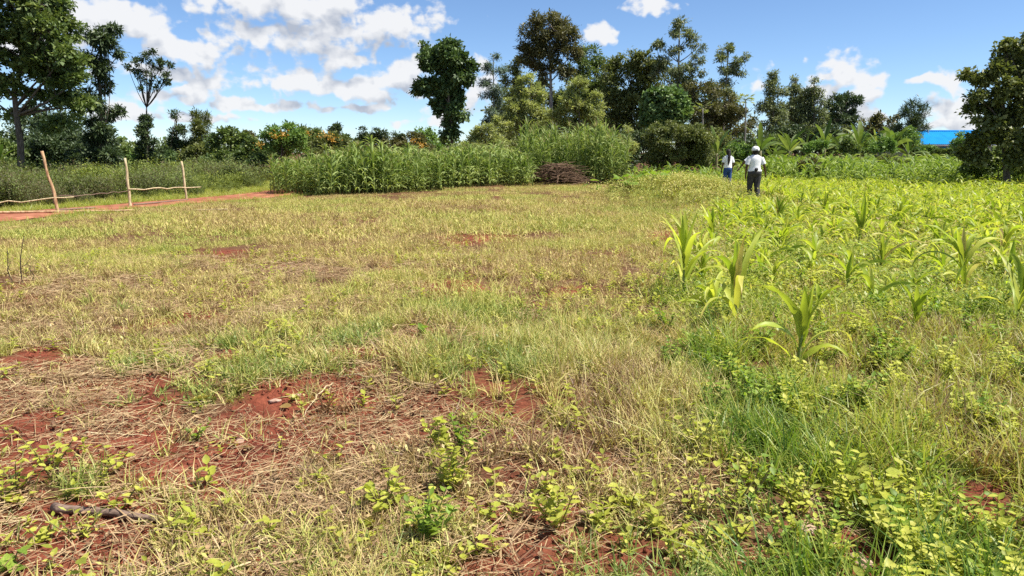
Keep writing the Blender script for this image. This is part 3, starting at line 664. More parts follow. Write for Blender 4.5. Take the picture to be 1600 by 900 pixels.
def lm(name, a, b, c, trans=0.26, rough=0.5, spec=0.35):
    return leaf_mat(name, [(0.0, a), (0.5, b), (1.0, c)], trans, rough, 0.0, spec)
M_DARKG = lm('dark_green_leaf', (0.062, 0.102, 0.034), (0.118, 0.170, 0.047), (0.245, 0.287, 0.085))
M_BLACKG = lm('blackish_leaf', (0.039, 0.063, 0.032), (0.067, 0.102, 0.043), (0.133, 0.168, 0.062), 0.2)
M_MIDG = lm('mid_green_leaf', (0.091, 0.163, 0.040), (0.153, 0.254, 0.057), (0.266, 0.366, 0.091))
M_OLIVE = lm('olive_leaf', (0.081, 0.101, 0.032), (0.144, 0.170, 0.052), (0.265, 0.270, 0.092), 0.26)
M_BROWN = lm('brownish_leaf', (0.072, 0.074, 0.028), (0.120, 0.118, 0.042), (0.22, 0.19, 0.075), 0.24)
M_EUC = lm('eucalypt_leaf', (0.110, 0.138, 0.065), (0.177, 0.210, 0.099), (0.289, 0.299, 0.144), 0.25)
M_BLUEG = lm('bluish_leaf', (0.079, 0.124, 0.098), (0.133, 0.185, 0.142), (0.231, 0.292, 0.212), 0.25)
M_PALE = lm('pale_wattle_leaf', (0.184, 0.217, 0.075), (0.316, 0.350, 0.125), (0.550, 0.550, 0.267), 0.35)
M_BROAD = lm('glossy_broad_leaf', (0.049, 0.088, 0.032), (0.085, 0.137, 0.044), (0.177, 0.244, 0.085), 0.18, 0.5, 0.35)
M_FLOWER = lm('orange_flower', (0.36, 0.17, 0.03), (0.50, 0.27, 0.04), (0.60, 0.38, 0.07), 0.3)
M_YLEAF = lm('papaya_leaf', (0.13, 0.17, 0.04), (0.22, 0.26, 0.07), (0.34, 0.36, 0.12), 0.35)

M_ROUND = lm('round_bush_leaf', (0.075, 0.135, 0.045), (0.13, 0.21, 0.065), (0.27, 0.36, 0.13), 0.22, 0.45, 0.4)
def make_trees():
    # leaf tuple: leafL, leafW, clump radius, clump density, leaves per clump
    tree('broad_tree', 'tall dark broadleaf tree with spreading layered crown at far left', 'tree', 33,
         [(34, 268), (32, 220), (26, 185), (22, 140), (40, 90), (50, 30), (50, -40)], 0.22,
         [(10, -10, 60, 26), (70, 10, 52, 28), (20, 45, 60, 24), (90, 55, 42, 24), (-30, 60, 50, 40), (45, 85, 52, 20), (105, 95, 36, 24), (0, 105, 44, 18), (70, 120, 46, 20),
          (60, 30, 60, 40), (20, 80, 60, 40), (85, 100, 50, 36), (60, 150, 44, 20), (118, 130, 28, 20), (20, 140, 34, 14), (-25, 150, 40, 34), (95, 155, 34, 18), (125, 170, 26, 20), (5, 178, 26, 14), (100, 195, 32, 16), (72, 200, 20, 10), (40, -60, 60, 40)],
         (0.22, 0.12, 0.34, 2.2, 16), M_DARKG, M_BARK, seed=11, shell=0.35, flat=0.55, upb=0.8, twigs=0.5)
    tree('columnar_tree', 'ragged narrow dark tree with crooked top beside the big left tree', 'tree', 36,
         [(160, 268), (160, 220), (158, 170), (155, 120), (158, 70), (165, 48)], 0.16,
         [(152, 58, 22, 16), (180, 46, 16, 8), (165, 70, 24, 16), (150, 92, 24, 16), (168, 108, 22, 14), (188, 84, 10, 8), (160, 132, 16, 14), (150, 158, 22, 16), (166, 175, 20, 14),
          (150, 196, 26, 14), (170, 206, 22, 14), (152, 225, 32, 18), (172, 238, 24, 18), (140, 250, 30, 18)],
         (0.26, 0.07, 0.26, 2.0, 18), M_BLACKG, seed=12, shell=0.3, droop=0.5, flat=0.8)
    tree('forked_tree', 'slender forked tree with open vase shaped crown against the clouds', 'tree', 38,
         [(233, 268), (231, 225), (229, 190), (229, 168)], 0.13,
         [(208, 96, 7, 7), (215, 108, 8, 8), (206, 112, 6, 6), (222, 95, 7, 8), (229, 88, 7, 7), (236, 100, 8, 9), (246, 92, 7, 7), (255, 98, 7, 6), (264, 101, 5, 5), (250, 108, 8, 8), (260, 115, 6, 6), (228, 110, 9, 8), (240, 116, 9, 8), (218, 122, 7, 7), (254, 128, 7, 6),
          (232, 128, 9, 8), (246, 136, 8, 6), (222, 138, 5, 5), (262, 128, 4, 4), (240, 82, 5, 5), (200, 104, 4, 4)],
         (0.17, 0.07, 0.15, 0.75, 8), M_BLACKG, seed=13, shell=0.2, flat=0.9, twigs=0.8)
    tree('creeper_column', 'dark creeper covered stump of foliage under the forked tree', 'tree', 37.2,
         [(230, 270), (230, 230), (229, 195)], 0.1, [(229, 190, 12, 12), (229, 208, 14, 14), (228, 228, 15, 16), (232, 250, 20, 20)], (0.16, 0.08, 0.2, 2.4, 16), M_BLACKG, seed=14, shell=0.4)
    tree('cypress_tree', 'dark narrow upright tree left of the pine on the skyline', 'tree', 46, [(277, 262), (276, 220), (275, 180)], 0.12,
         [(275, 182, 8, 12), (274, 200, 12, 12), (268, 215, 14, 10), (284, 205, 10, 10), (276, 228, 20, 14), (270, 245, 24, 14)], (0.2, 0.07, 0.26, 2.2, 16), M_BLACKG, seed=15, shell=0.35)
    tree('pine_tree', 'bushy upright pine with brushy needles on the left skyline', 'tree', 46, [(313, 262), (313, 220), (313, 185)], 0.12,
         [(306, 186, 11, 10), (321, 188, 11, 10), (313, 200, 19, 12), (313, 216, 18, 12), (308, 232, 18, 12)], (0.26, 0.045, 0.26, 2.4, 22), M_OLIVE, seed=16, shell=0.4, upb=1.4, flat=1.0)
    tree('round_tree', 'rounded dark green tree right of the brushy pine', 'tree', 44, [(360, 262), (360, 230)], 0.12,
         [(362, 208, 22, 13), (345, 216, 18, 12), (380, 222, 18, 14), (358, 232, 34, 16), (365, 250, 40, 16)], (0.2, 0.12, 0.3, 2.2, 15), M_DARKG, seed=17, shell=0.45)
    # dark bushes on the left behind the scrub strip
    for i, (px, py, rx, ry, d, mt, lab) in enumerate([
        (-20, 240, 60, 34, 38, M_DARKG, 'dark bush at the left picture edge behind the leaning post'),
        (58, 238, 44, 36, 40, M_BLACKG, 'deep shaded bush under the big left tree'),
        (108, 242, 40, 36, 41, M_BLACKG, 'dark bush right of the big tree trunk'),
        (195, 250, 32, 24, 43, M_DARKG, 'low dark bush between the ragged tree and the forked tree'),
        (262, 254, 26, 18, 42, M_BROAD, 'glossy rounded bush right of the forked tree stem'),
        (308, 246, 36, 22, 45, M_OLIVE, 'olive green bush at the foot of the pine'),
        (345, 255, 38, 20, 43, M_DARKG, 'dark bush behind the third fence post'),
        (395, 240, 30, 26, 42, M_DARKG, 'dark bush touching the left end of the tall maize'),
        (402, 256, 20, 16, 40, M_BROAD, 'small glossy bush in front of the maize block corner')]):
        tree('bush', lab, 'bush', d, [(px, 266), (px, py)], 0.07, [(px, py, rx * .8, ry * .8), (px - rx * .5, py + ry * .3, rx * .6, ry * .7), (px + rx * .5, py + ry * .25, rx * .6, ry * .7), (px + rx * .1, py - ry * .5, rx * .45, ry * .5)],
             (0.17, 0.09, 0.26, 2.0, 15), mt, seed=30 + i, shell=0.5, twigs=0.1)
    tree('leafy_shrub', 'upright pale green leafy clump right of the middle fence post', 'shrub', 39, [(212, 268), (212, 255)], 0.05,
         [(205, 250, 12, 16), (220, 254, 12, 14)], (0.5, 0.07, 0.3, 1.6, 10), M_MIDG, seed=45, shell=0.2, upb=2.5, twigs=0)
    # flowering trees behind the tall maize
    for i, (px, py, rx, ry, d, fl, lab) in enumerate([
        (440, 215, 42, 24, 40, [(428, 214, 16, 7), (444, 210, 10, 5), (402, 226, 9, 5)], 'orange flowering tree behind the left end of the tall maize'),
        (478, 212, 30, 22, 43, [(480, 208, 9, 4)], 'dense tree with few orange flowers behind the tall maize'),
        (515, 225, 34, 18, 39, [(508, 211, 10, 5), (520, 216, 9, 4)], 'low bush with orange flower tips behind the maize middle'),
        (648, 224, 30, 16, 40, [(646, 218, 12, 6), (655, 226, 10, 5)], 'small bush with reddish orange flowers left of the leafy lone tree')]):
        o = tree('flowering_tree', lab, 'tree', d, [(px, 262), (px, py)], 0.09, [(px, py - 4, rx * .7, ry * .8), (px - rx * .5, py + 6, rx * .55, ry * .7), (px + rx * .5, py + 4, rx * .55, ry * .75), (px, py + 14, rx, ry * .6)],
             (0.18, 0.08, 0.26, 2.2, 15), (M_MIDG, M_DARKG, M_OLIVE, M_BROWN)[i], seed=50 + i, shell=0.45, twigs=0.15)
        b = np.array(o.location); 
        fm, _ = crown_mesh('flowers', b, [(P(q[0], q[1], d - 0.8), q[2] * mpp(d), 0.5, q[3] * mpp(d)) for q in fl], 0.10, 0.08, 0.24, 0.45, 4, M_FLOWER, seed=70 + i, shell=0.2); obj('flowers', fm, o)['kind'] = 'stuff'
    # far skyline trees
    for i, (px, py, rx, ry, d, mt, lab) in enumerate([
        (388, 213, 16, 8, 80, M_BROWN, 'far brown crowned tree on the skyline left of the orange flowers'),
        (521, 206, 14, 14, 78, M_BLACKG, 'far dark round topped tree left of the skyline gap'),
        (548, 224, 22, 12, 84, M_BLACKG, 'far low dark tree in the skyline gap'),
        (568, 207, 9, 11, 82, M_BLACKG, 'far slim dark tree with pointed top on the skyline'),
        (592, 210, 18, 12, 80, M_BLACKG, 'far wide dark tree with domed top on the skyline'),
        (625, 213, 11, 11, 78, M_BLACKG, 'far small dark tree left of the clipped looking crown'),
        (664, 209, 15, 10, 70, M_MIDG, 'flat topped green tree left of the leafy lone tree'),
        (690, 226, 20, 12, 74, M_DARKG, 'far dark tree below the leafy lone tree')]):
        tree('skyline_tree', lab, 'tree', d, [(px, 246), (px, py)], 0.14, [(px, py, rx, ry), (px - rx * .4, py + ry * .8, rx * .8, ry * .9), (px + rx * .4, py + ry * .9, rx * .8, ry * .9), (px, py + ry * 1.8, rx * 1.1, ry)],
             (0.3, 0.16, 0.42, 2.0, 14), mt, seed=80 + i, shell=0.4, twigs=0.1)
    tree('lone_broadleaf_tree', 'lone leafy tree with large glossy leaves and crooked hanging crown against blue sky', 'tree', 44,
         [(705, 262), (706, 235), (707, 205), (702, 160), (696, 110), (690, 80)], 0.16,
         [(688, 84, 38, 24), (668, 98, 20, 14), (712, 100, 22, 18), (726, 114, 20, 20), (702, 124, 24, 18), (666, 138, 22, 15), (688, 142, 28, 18), (690, 164, 24, 14), (712, 152, 17, 14), (716, 174, 16, 16), (706, 192, 16, 15), (703, 208, 14, 12)],
         (0.25, 0.17, 0.28, 2.6, 16), M_BROAD, seed=100, shell=0.55, droop=0.35, twigs=0.2)
    tree('blue_gum_tree', 'slim bluish grey young gum tree right of the lone leafy tree', 'tree', 50,
         [(772, 262), (772, 200), (771, 140), (771, 85)], 0.10,
         [(771, 90, 9, 12), (766, 108, 14, 12), (780, 115, 12, 12), (762, 130, 13, 10), (778, 138, 16, 12), (765, 152, 15, 12), (783, 160, 12, 12), (772, 178, 20, 12), (762, 195, 16, 12)],
         (0.24, 0.05, 0.26, 1.7, 14), M_BLUEG, M_PALEBARK, seed=101, shell=0.25, droop=0.5, twigs=0.5)
    tree('big_gum_tree', 'tallest dark domed gum tree with bare grey lower limbs', 'tree', 56,
         [(862, 262), (862, 200), (861, 150), (860, 110), (858, 60)], 0.26,
         [(858, 42, 34, 22), (834, 62, 26, 22), (884, 58, 24, 22), (826, 86, 18, 18), (856, 78, 30, 22), (892, 88, 18, 20), (838, 104, 20, 16), (876, 108, 22, 16), (850, 126, 16, 10), (838, 36, 14, 10), (872, 32, 16, 10)],
         (0.26, 0.085, 0.38, 2.6, 18), M_BROWN, M_PALEBARK, seed=102, shell=0.55, droop=0.3, twigs=0.25)
    tree('dark_tree', 'dark green tree filling the left side of the big domed gum', 'tree', 58, [(808, 262), (808, 180), (806, 120)], 0.14,
         [(805, 100, 15, 14), (800, 125, 18, 16), (815, 140, 20, 16), (806, 165, 24, 18), (800, 190, 26, 18)], (0.26, 0.10, 0.36, 2.2, 16), M_OLIVE, seed=103, shell=0.45)
    tree('dark_tree', 'dark green tree filling the right side of the big domed gum', 'tree', 58, [(925, 262), (925, 180), (922, 110)], 0.16,
         [(918, 88, 24, 16), (935, 104, 18, 14), (905, 110, 20, 18), (925, 130, 28, 18), (915, 160, 30, 20), (935, 185, 30, 18)], (0.26, 0.11, 0.38, 2.3, 16), M_DARKG, seed=104, shell=0.5)
    # pale feathery wattles in front
    for i, (bl, tr, lab) in enumerate([
        ([(826, 125, 14, 12), (812, 145, 18, 14), (838, 148, 20, 14), (800, 170, 20, 16), (828, 172, 24, 16), (850, 180, 16, 16), (790, 195, 22, 16), (820, 200, 28, 18), (845, 205, 22, 16)], 828, 'pale yellow green feathery wattle below the big domed gum'),
        ([(905, 135, 22, 12), (888, 155, 20, 14), (925, 150, 16, 12), (875, 175, 18, 14), (905, 175, 24, 16), (930, 178, 18, 16), (890, 200, 28, 16), (925, 205, 24, 16)], 905, 'pale silvery wattle right of the feathery one'),
        ([(762, 205, 20, 14), (745, 215, 22, 14), (772, 225, 26, 16), (740, 232, 24, 14)], 758, 'low pale wattle bush right of the lone leafy tree')]):
        tree('wattle_tree', lab, 'tree', 45 - i, [(tr, 262), (tr, 215), (tr, bl[0][1] + 5)], 0.10, bl, (0.20, 0.06, 0.24, 2.1, 17), M_PALE, seed=110 + i, shell=0.35, upb=0.9, twigs=0.4)
    tree('dense_tree', 'dense rounded dark tree left of the glossy round bush', 'tree', 54, [(985, 262), (985, 190), (985, 130)], 0.22,
         [(968, 98, 22, 14), (998, 96, 26, 16), (1020, 108, 20, 16), (955, 120, 20, 20), (985, 125, 34, 24), (1015, 138, 24, 22), (960, 155, 26, 24), (990, 165, 32, 26), (970, 195, 34, 24), (1000, 205, 30, 22)],
         (0.26, 0.12, 0.40, 2.4, 16), M_OLIVE, seed=120, shell=0.5)
    tree('tall_gum_tree', 'tall airy gum tree with sky showing through its top', 'tree', 52, [(1066, 262), (1064, 180), (1060, 110), (1062, 40)], 0.2,
         [(1063, 40, 16, 13), (1048, 52, 13, 10), (1080, 55, 15, 12), (1092, 72, 11, 14), (1032, 72, 14, 12), (1055, 80, 18, 10), (1040, 95, 16, 10), (1085, 98, 16, 14), (1098, 112, 9, 12), (1060, 112, 18, 14), (1030, 112, 16, 14), (1075, 130, 24, 16)],
         (0.25, 0.075, 0.28, 1.55, 14), M_EUC, M_PALEBARK, seed=121, shell=0.2, droop=0.35, twigs=0.6)
    tree('leaning_gum_tree', 'airy gum tree leaning right of the tall one', 'tree', 51, [(1128, 262), (1130, 190), (1134, 140), (1138, 80)], 0.15,
         [(1137, 76, 14, 13), (1125, 92, 12, 12), (1148, 98, 14, 11), (1163, 92, 10, 10), (1132, 112, 14, 12), (1152, 116, 14, 10), (1140, 130, 16, 10), (1125, 145, 18, 12), (1145, 155, 12, 10)],
         (0.25, 0.075, 0.28, 1.6, 14), M_EUC, M_PALEBARK, seed=122, shell=0.2, droop=0.35, twigs=0.6)
    tree('brown_tree', 'brown tinged dense tree behind the papaya', 'tree', 50, [(1110, 262), (1110, 200), (1110, 150)], 0.18,
         [(1085, 145, 22, 18), (1112, 142, 20, 18), (1135, 165, 24, 18), (1155, 185, 20, 16), (1100, 175, 28, 20), (1130, 195, 30, 18), (1165, 200, 14, 14), (1090, 205, 28, 18)],
         (0.22, 0.08, 0.36, 2.3, 16), M_BROWN, seed=123, shell=0.5)
    tree('round_bush', 'bright glossy dome shaped bush with large leaves below the tall gum', 'bush', 45, [(1040, 262), (1040, 200), (1040, 170)], 0.14,
         [(1040, 160, 30, 22), (1022, 172, 22, 20), (1060, 170, 20, 22), (1038, 178, 38, 22), (1030, 192, 28, 12)], (0.26, 0.21, 0.24, 3.2, 12), M_ROUND, seed=124, shell=0.8, droop=0.2, twigs=0.1)
    tree('dome_shrub', 'dark dome shaped small leaved shrub right of the weedy mound', 'shrub', 35, [(1062, 262), (1062, 240), (1062, 215)], 0.1,
         [(1050, 206, 34, 16), (1075, 206, 26, 16), (1028, 218, 26, 18), (1095, 222, 22, 20), (1060, 225, 44, 24), (1085, 240, 34, 20), (1035, 240, 26, 14), (1060, 254, 46, 13), (1025, 252, 22, 12)], (0.11, 0.06, 0.18, 2.6, 18), M_OLIVE, seed=125, shell=0.65, twigs=0.1)
    tree('pale_bush', 'small cone shaped pale grey green bush left of the dark dome shrub', 'bush', 38, [(980, 262), (980, 240), (980, 205)], 0.05,
         [(980, 205, 7, 10), (979, 218, 12, 12), (981, 232, 15, 12)], (0.16, 0.04, 0.2, 2.0, 18), M_PALE, seed=126, shell=0.3, upb=1.2)
    # right group
    for i, (px, top, rx, d, mt, lab) in enumerate([
        (1208, 110, 20, 60, M_EUC, 'leftmost gum of the grey green trio right of the papaya'),
        (1243, 112, 20, 62, M_EUC, 'middle gum of the grey green trio right of the papaya'),
        (1272, 112, 18, 61, M_EUC, 'rightmost gum of the grey green trio right of the papaya')]):
        bl = [(px, top + 10, rx * .4, 11), (px - 5, top + 28, rx * .75, 14), (px + 6, top + 40, rx * .8, 14), (px - 6, top + 58, rx * 1.0, 16), (px + 6, top + 72, rx * 1.0, 16), (px, top + 92, rx * 1.2, 16)]
        tree('column_gum_tree', lab, 'tree', d, [(px, 262), (px, 190), (px, top + 12)], 0.15, bl, (0.26, 0.085, 0.34, 2.1, 16), mt, seed=130 + i, shell=0.35, droop=0.3)
    tree('dark_tree', 'dark round crowned tree right of the grey green trio', 'tree', 62, [(1322, 262), (1322, 200), (1322, 160)], 0.14,
         [(1322, 152, 20, 11), (1308, 162, 16, 11), (1338, 164, 14, 12), (1322, 172, 28, 13), (1305, 188, 30, 14), (1335, 190, 24, 14)], (0.28, 0.10, 0.34, 2.1, 15), M_BLACKG, seed=134, shell=0.4)
    tree('brown_shrub', 'brownish leaved shrub left of the spiky dark tree', 'shrub', 58, [(1382, 262), (1382, 205)], 0.08,
         [(1375, 186, 14, 9), (1395, 188, 12, 9), (1362, 196, 16, 12), (1385, 200, 22, 12)], (0.26, 0.11, 0.32, 2.0, 14), M_BROWN, seed=135, shell=0.4)
    tree('spiky_tree', 'spiky dark tree left of the blue roof', 'tree', 56, [(1424, 262), (1424, 205), (1424, 170)], 0.12,
         [(1424, 168, 12, 11), (1412, 178, 14, 10), (1438, 176, 12, 9), (1425, 190, 24, 12), (1446, 198, 14, 8), (1415, 202, 26, 10)], (0.4, 0.05, 0.34, 2.0, 18), M_BLACKG, seed=136, shell=0.25, upb=1.0, flat=1.0)
    tree('large_leaved_tree', 'big dark large leaved tree cut by the right picture edge', 'tree', 29, [(1575, 268), (1570, 220), (1566, 160), (1575, 80)], 0.18,
         [(1590, 70, 28, 16), (1572, 82, 22, 14), (1630, 80, 50, 34), (1550, 104, 26, 14), (1512, 116, 14, 10), (1600, 115, 40, 24), (1530, 130, 24, 14), (1570, 145, 36, 22), (1520, 152, 18, 14), (1545, 172, 34, 18), (1610, 160, 40, 30),
          (1530, 238, 34, 16), (1580, 250, 44, 16), (1540, 215, 30, 16), (1585, 190, 40, 22), (1535, 195, 28, 16), (1555, 215, 36, 18), (1600, 225, 40, 20), (1518, 215, 12, 12), (1650, 180, 50, 60)],
         (0.19, 0.13, 0.26, 2.3, 16), M_OLIVE, seed=140, shell=0.4, droop=0.25, twigs=0.3)
    for i, (px, py, rx, ry, d, mt, lab) in enumerate([
        (1416, 216, 24, 17, 52, M_MIDG, 'green shrub hiding the left end of the blue roof'),
        (1445, 236, 26, 10, 52, M_MIDG, 'low green shrub under the left part of the blue roof'),
        (1480, 237, 24, 10, 51, M_DARKG, 'low dark shrub under the right part of the blue roof'),
        (1512, 222, 22, 22, 44, M_MIDG, 'green shrub under the blue roof at the right tree'),
        (1560, 250, 60, 22, 31, M_DARKG, 'shaded shrub below the large right edge tree'),
        (1265, 258, 24, 9, 33, M_BROWN, 'low heap of brown weeds right of the walking woman'),
        (1390, 252, 26, 12, 36, M_OLIVE, 'reddish dull bush in the dark maize'),
        (1330, 226, 40, 16, 54, M_MIDG, 'green thicket behind the middle bananas'),
        (1272, 226, 20, 12, 44, M_MIDG, 'green shrub in front of the second and third grove bananas'),
        (1328, 228, 18, 11, 45, M_DARKG, 'dark shrub in front of the tallest grove banana'),
        (1380, 226, 22, 13, 45, M_MIDG, 'green shrub in front of the right grove bananas'),
        (1205, 226, 28, 18, 49, M_DARKG, 'dark thicket behind the leftmost bananas'),
        (1150, 240, 30, 18, 41, M_MIDG, 'green thicket behind the long haired walker')]):
        tree('shrub', lab, 'shrub', d, [(px, 268), (px, py)], 0.05, [(px, py, rx * .7, ry), (px - rx * .5, py + ry * .3, rx * .6, ry * .8), (px + rx * .5, py + ry * .3, rx * .6, ry * .8)],
             (0.16, 0.08, 0.22, 2.2, 15), mt, seed=150 + i, shell=0.5, twigs=0.1)
    for i, (px, py, rx, ry, d, mt, lab) in enumerate([
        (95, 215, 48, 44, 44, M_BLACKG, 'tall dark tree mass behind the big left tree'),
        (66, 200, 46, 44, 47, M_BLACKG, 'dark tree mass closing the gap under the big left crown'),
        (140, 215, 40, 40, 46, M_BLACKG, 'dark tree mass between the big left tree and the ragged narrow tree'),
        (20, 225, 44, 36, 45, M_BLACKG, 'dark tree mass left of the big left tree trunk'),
        (790, 180, 34, 44, 60, M_OLIVE, 'olive tree filling behind the slim bluish gum'),
        (850, 170, 40, 50, 61, M_OLIVE, 'olive tree filling below the crown of the big domed gum'),
        (900, 165, 40, 50, 61, M_DARKG, 'dark green tree filling right below the big domed gum'),
        (950, 160, 40, 50, 60, M_OLIVE, 'olive tree filling left of the dense rounded tree'),
        (1045, 150, 46, 52, 60, M_OLIVE, 'olive tree filling behind the glossy round bush'),
        (1100, 170, 44, 46, 58, M_DARKG, 'dark green tree filling below the two airy gums'),
        (1140, 195, 40, 36, 57, M_BROWN, 'brown green tree filling left of the papaya stem'),
        (1255, 185, 50, 40, 66, M_EUC, 'grey green tree filling behind the gum trio')]):
        tree('woodland_tree', lab, 'tree', d, [(px, 262), (px, py)], 0.14, [(px, py - ry * .5, rx * .6, ry * .45), (px - rx * .5, py - ry * .1, rx * .55, ry * .5), (px + rx * .5, py, rx * .55, ry * .5), (px, py + ry * .2, rx * .8, ry * .6), (px - rx * .4, py + ry * .8, rx * .7, ry * .6), (px + rx * .4, py + ry * .8, rx * .7, ry * .6)],
             (0.26, 0.12, 0.42, 1.3, 14), mt, seed=260 + i, shell=0.45, twigs=0.05)
    for i, (px, py, rx, ry, d, mt, lab) in enumerate([
        (725, 244, 34, 22, 46, M_MIDG, 'thicket at the foot of the lone leafy tree'),
        (790, 228, 36, 30, 49, M_OLIVE, 'thicket below the slim bluish gum'),
        (850, 232, 44, 36, 50, M_DARKG, 'dark thicket under the feathery wattle'),
        (915, 226, 40, 38, 50, M_DARKG, 'dark thicket under the silvery wattle'),
        (965, 232, 34, 34, 49, M_BLACKG, 'shaded thicket left of the small cone shaped bush'),
        (1005, 228, 36, 34, 50, M_BLACKG, 'shaded thicket under the glossy round bush'),
        (1120, 228, 40, 36, 47, M_OLIVE, 'thicket behind the bananas right of the dome shrub'),
        (1165, 234, 34, 28, 48, M_BLACKG, 'dark thicket at the foot of the papaya'),
        (1232, 216, 44, 26, 58, M_BLACKG, 'dark thicket under the grey green gum trio'),
        (1288, 214, 40, 24, 58, M_BLACKG, 'dark thicket between the gum trio and the round dark tree'),
        (1345, 210, 40, 20, 60, M_OLIVE, 'olive thicket behind the tallest banana'),
        (1400, 212, 30, 18, 59, M_BLACKG, 'dark thicket left of the blue roof'),
        (560, 238, 40, 16, 52, M_DARKG, 'low thicket behind the middle of the tall maize'),
        (605, 234, 40, 18, 54, M_BROWN, 'brownish thicket behind the tall maize'),
        (670, 238, 36, 18, 50, M_MIDG, 'green thicket behind the right part of the tall maize'),
        (170, 258, 50, 18, 46, M_BLACKG, 'dark thicket behind the ragged narrow tree'),
        (230, 248, 44, 26, 50, M_DARKG, 'dark thicket behind the forked tree')]):
        tree('thicket', lab, 'thicket', d, [(px, 268), (px, py)], 0.06, [(px, py, rx * .8, ry * .8), (px - rx * .5, py + ry * .25, rx * .6, ry * .8), (px + rx * .5, py + ry * .25, rx * .6, ry * .8), (px + rx * .1, py - ry * .45, rx * .5, ry * .5), (px, py + ry * .8, rx * .9, ry * .5)],
             (0.22, 0.12, 0.36, 1.3, 13), mt, seed=200 + i, shell=0.45, twigs=0.05)
make_trees()

def far_wood():
    """the far wood that closes the view: one mass"""
    R = np.random.default_rng(5); bl = []
    for px in range(-700, 2400, 26):
        d = R.uniform(92, 112); top = 214 + R.uniform(-5, 10) if not 1400 < px < 1520 else 222
        zt = P(px, top, d); h = zt[2]; bl.append((np.array([zt[0], d, h * 0.5]), 2.0, 1.8, h * 0.52))
    me, _ = crown_mesh('far_wood', np.zeros(3), bl, 0.6, 0.40, 0.9, 0.9, 12, M_DARKG, seed=9, shell=0.4)
    tag(obj('far_wood', me), 'distant dark wood closing the horizon behind the farm', 'wood', kind='stuff')
far_wood()
# ------------------------------------------------------------------ maize, young and tall
MPROF = lambda t: np.interp(t, [0, 0.08, 0.3, 0.6, 0.85, 1], [0.55, 0.75, 1.0, 0.82, 0.40, 0.03])
def maize_geo(h, n, L, w, seed, erect=1.0, tassel=False, S=6, lean=0.04, whorl=0, droop=1.0):
    """-> stalk (V,F,v), list of leaves (V,F,v), tassel or None, rooted at the origin"""
    R = np.random.default_rng(seed); top = h * (0.50 if not tassel else 0.90)
    lx, ly = R.normal(0, lean * h, 2); a0 = R.random() * 6.283
    zz = np.linspace(-0.03, top, 6); k = (zz / top) ** 2
    st = tube(np.stack([lx * k, ly * k, zz], 1), np.linspace(0.018, 0.008, 6) * (0.7 + 0.35 * h), 6)
    lv = []
    for i in range(n):
        f = (i + 0.6) / n; z = top * (0.06 + 0.94 * f); kk = (z / top) ** 2
        az = a0 + (i % 2) * math.pi + R.normal(0, 0.55); th = (0.80 - 0.50 * f) / erect + R.normal(0, 0.10); bd = (2.2 - 0.9 * f) * droop + R.normal(0, 0.4)
        ll = L * (0.62 + 0.5 * math.sin(math.pi * (0.15 + 0.7 * f))) * R.uniform(0.85, 1.15)
        q = blades([(lx * kk, ly * kk, z)], az, th, bd, ll, w * R.uniform(0.8, 1.15), S, MPROF, 3, 0.16, R.normal(0, 0.45), 1.5, var=np.clip(R.normal(0.54 if f > 0.2 else 0.75, 0.2), 0, 1))
        if R.random() < 0.5: q[2][-2:] = 0.95; q[2][-4:-2] = np.minimum(q[2][-4:-2] + 0.15, 0.9)      # dried tips
        q[0][:] += R.normal(0, 0.004, q[0].shape); lv.append(q)
    for i in range(whorl):      # rolled upright leaves in the heart of the plant
        lv.append(blades([(lx + R.normal(0, 0.008), ly + R.normal(0, 0.008), top * (0.7 + 0.2 * i))], a0 + i * 2.1, R.uniform(0.02, 0.16), R.uniform(0.05, 0.5), (h - top * (0.7 + 0.2 * i)) * R.uniform(0.85, 1.08), w * 1.15, S,
                  lambda t: np.interp(t, [0, 0.2, 0.5, 0.8, 1], [0.5, 0.95, 1.0, 0.5, 0.03]), 3, 0.30, R.normal(0, 0.5), 1.6, var=np.clip(R.normal(0.6, 0.2), 0, 1)))
    ta = None
    if tassel:
        m = 8; b = np.tile([lx, ly, top], (m, 1)); ta = blades(b, R.random(m) * 6.283, np.r_[0.02, R.uniform(0.2, 0.6, m - 1)], 0.35, np.r_[h * 0.17, R.uniform(0.08, 0.13, m - 1) * h], 0.016, 2, var=R.random(m))
    return st, lv, ta
def maize_single(h, n, L, w, seed, lm_, tassel=False, S=5, erect=1.0, whorl=2, droop=1.0):
    st, lv, ta = maize_geo(h, n, L, w, seed, erect, tassel, S, 0.04, whorl, droop)
    parts = [st] + lv + ([ta] if ta else []); V, Fq, v = cat(parts); me = mesh('maize_plant', V, Fq, M_MSTEM, v, True); me.materials.append(lm_); me.materials.append(M_TASSEL)
    mi = np.concatenate([np.full(len(q[1]), k) for k, q in [(0, st)] + [(1, q) for q in lv] + ([(2, ta)] if ta else [])]).astype(np.int32)
    me.polygons.foreach_set('material_index', mi); return me

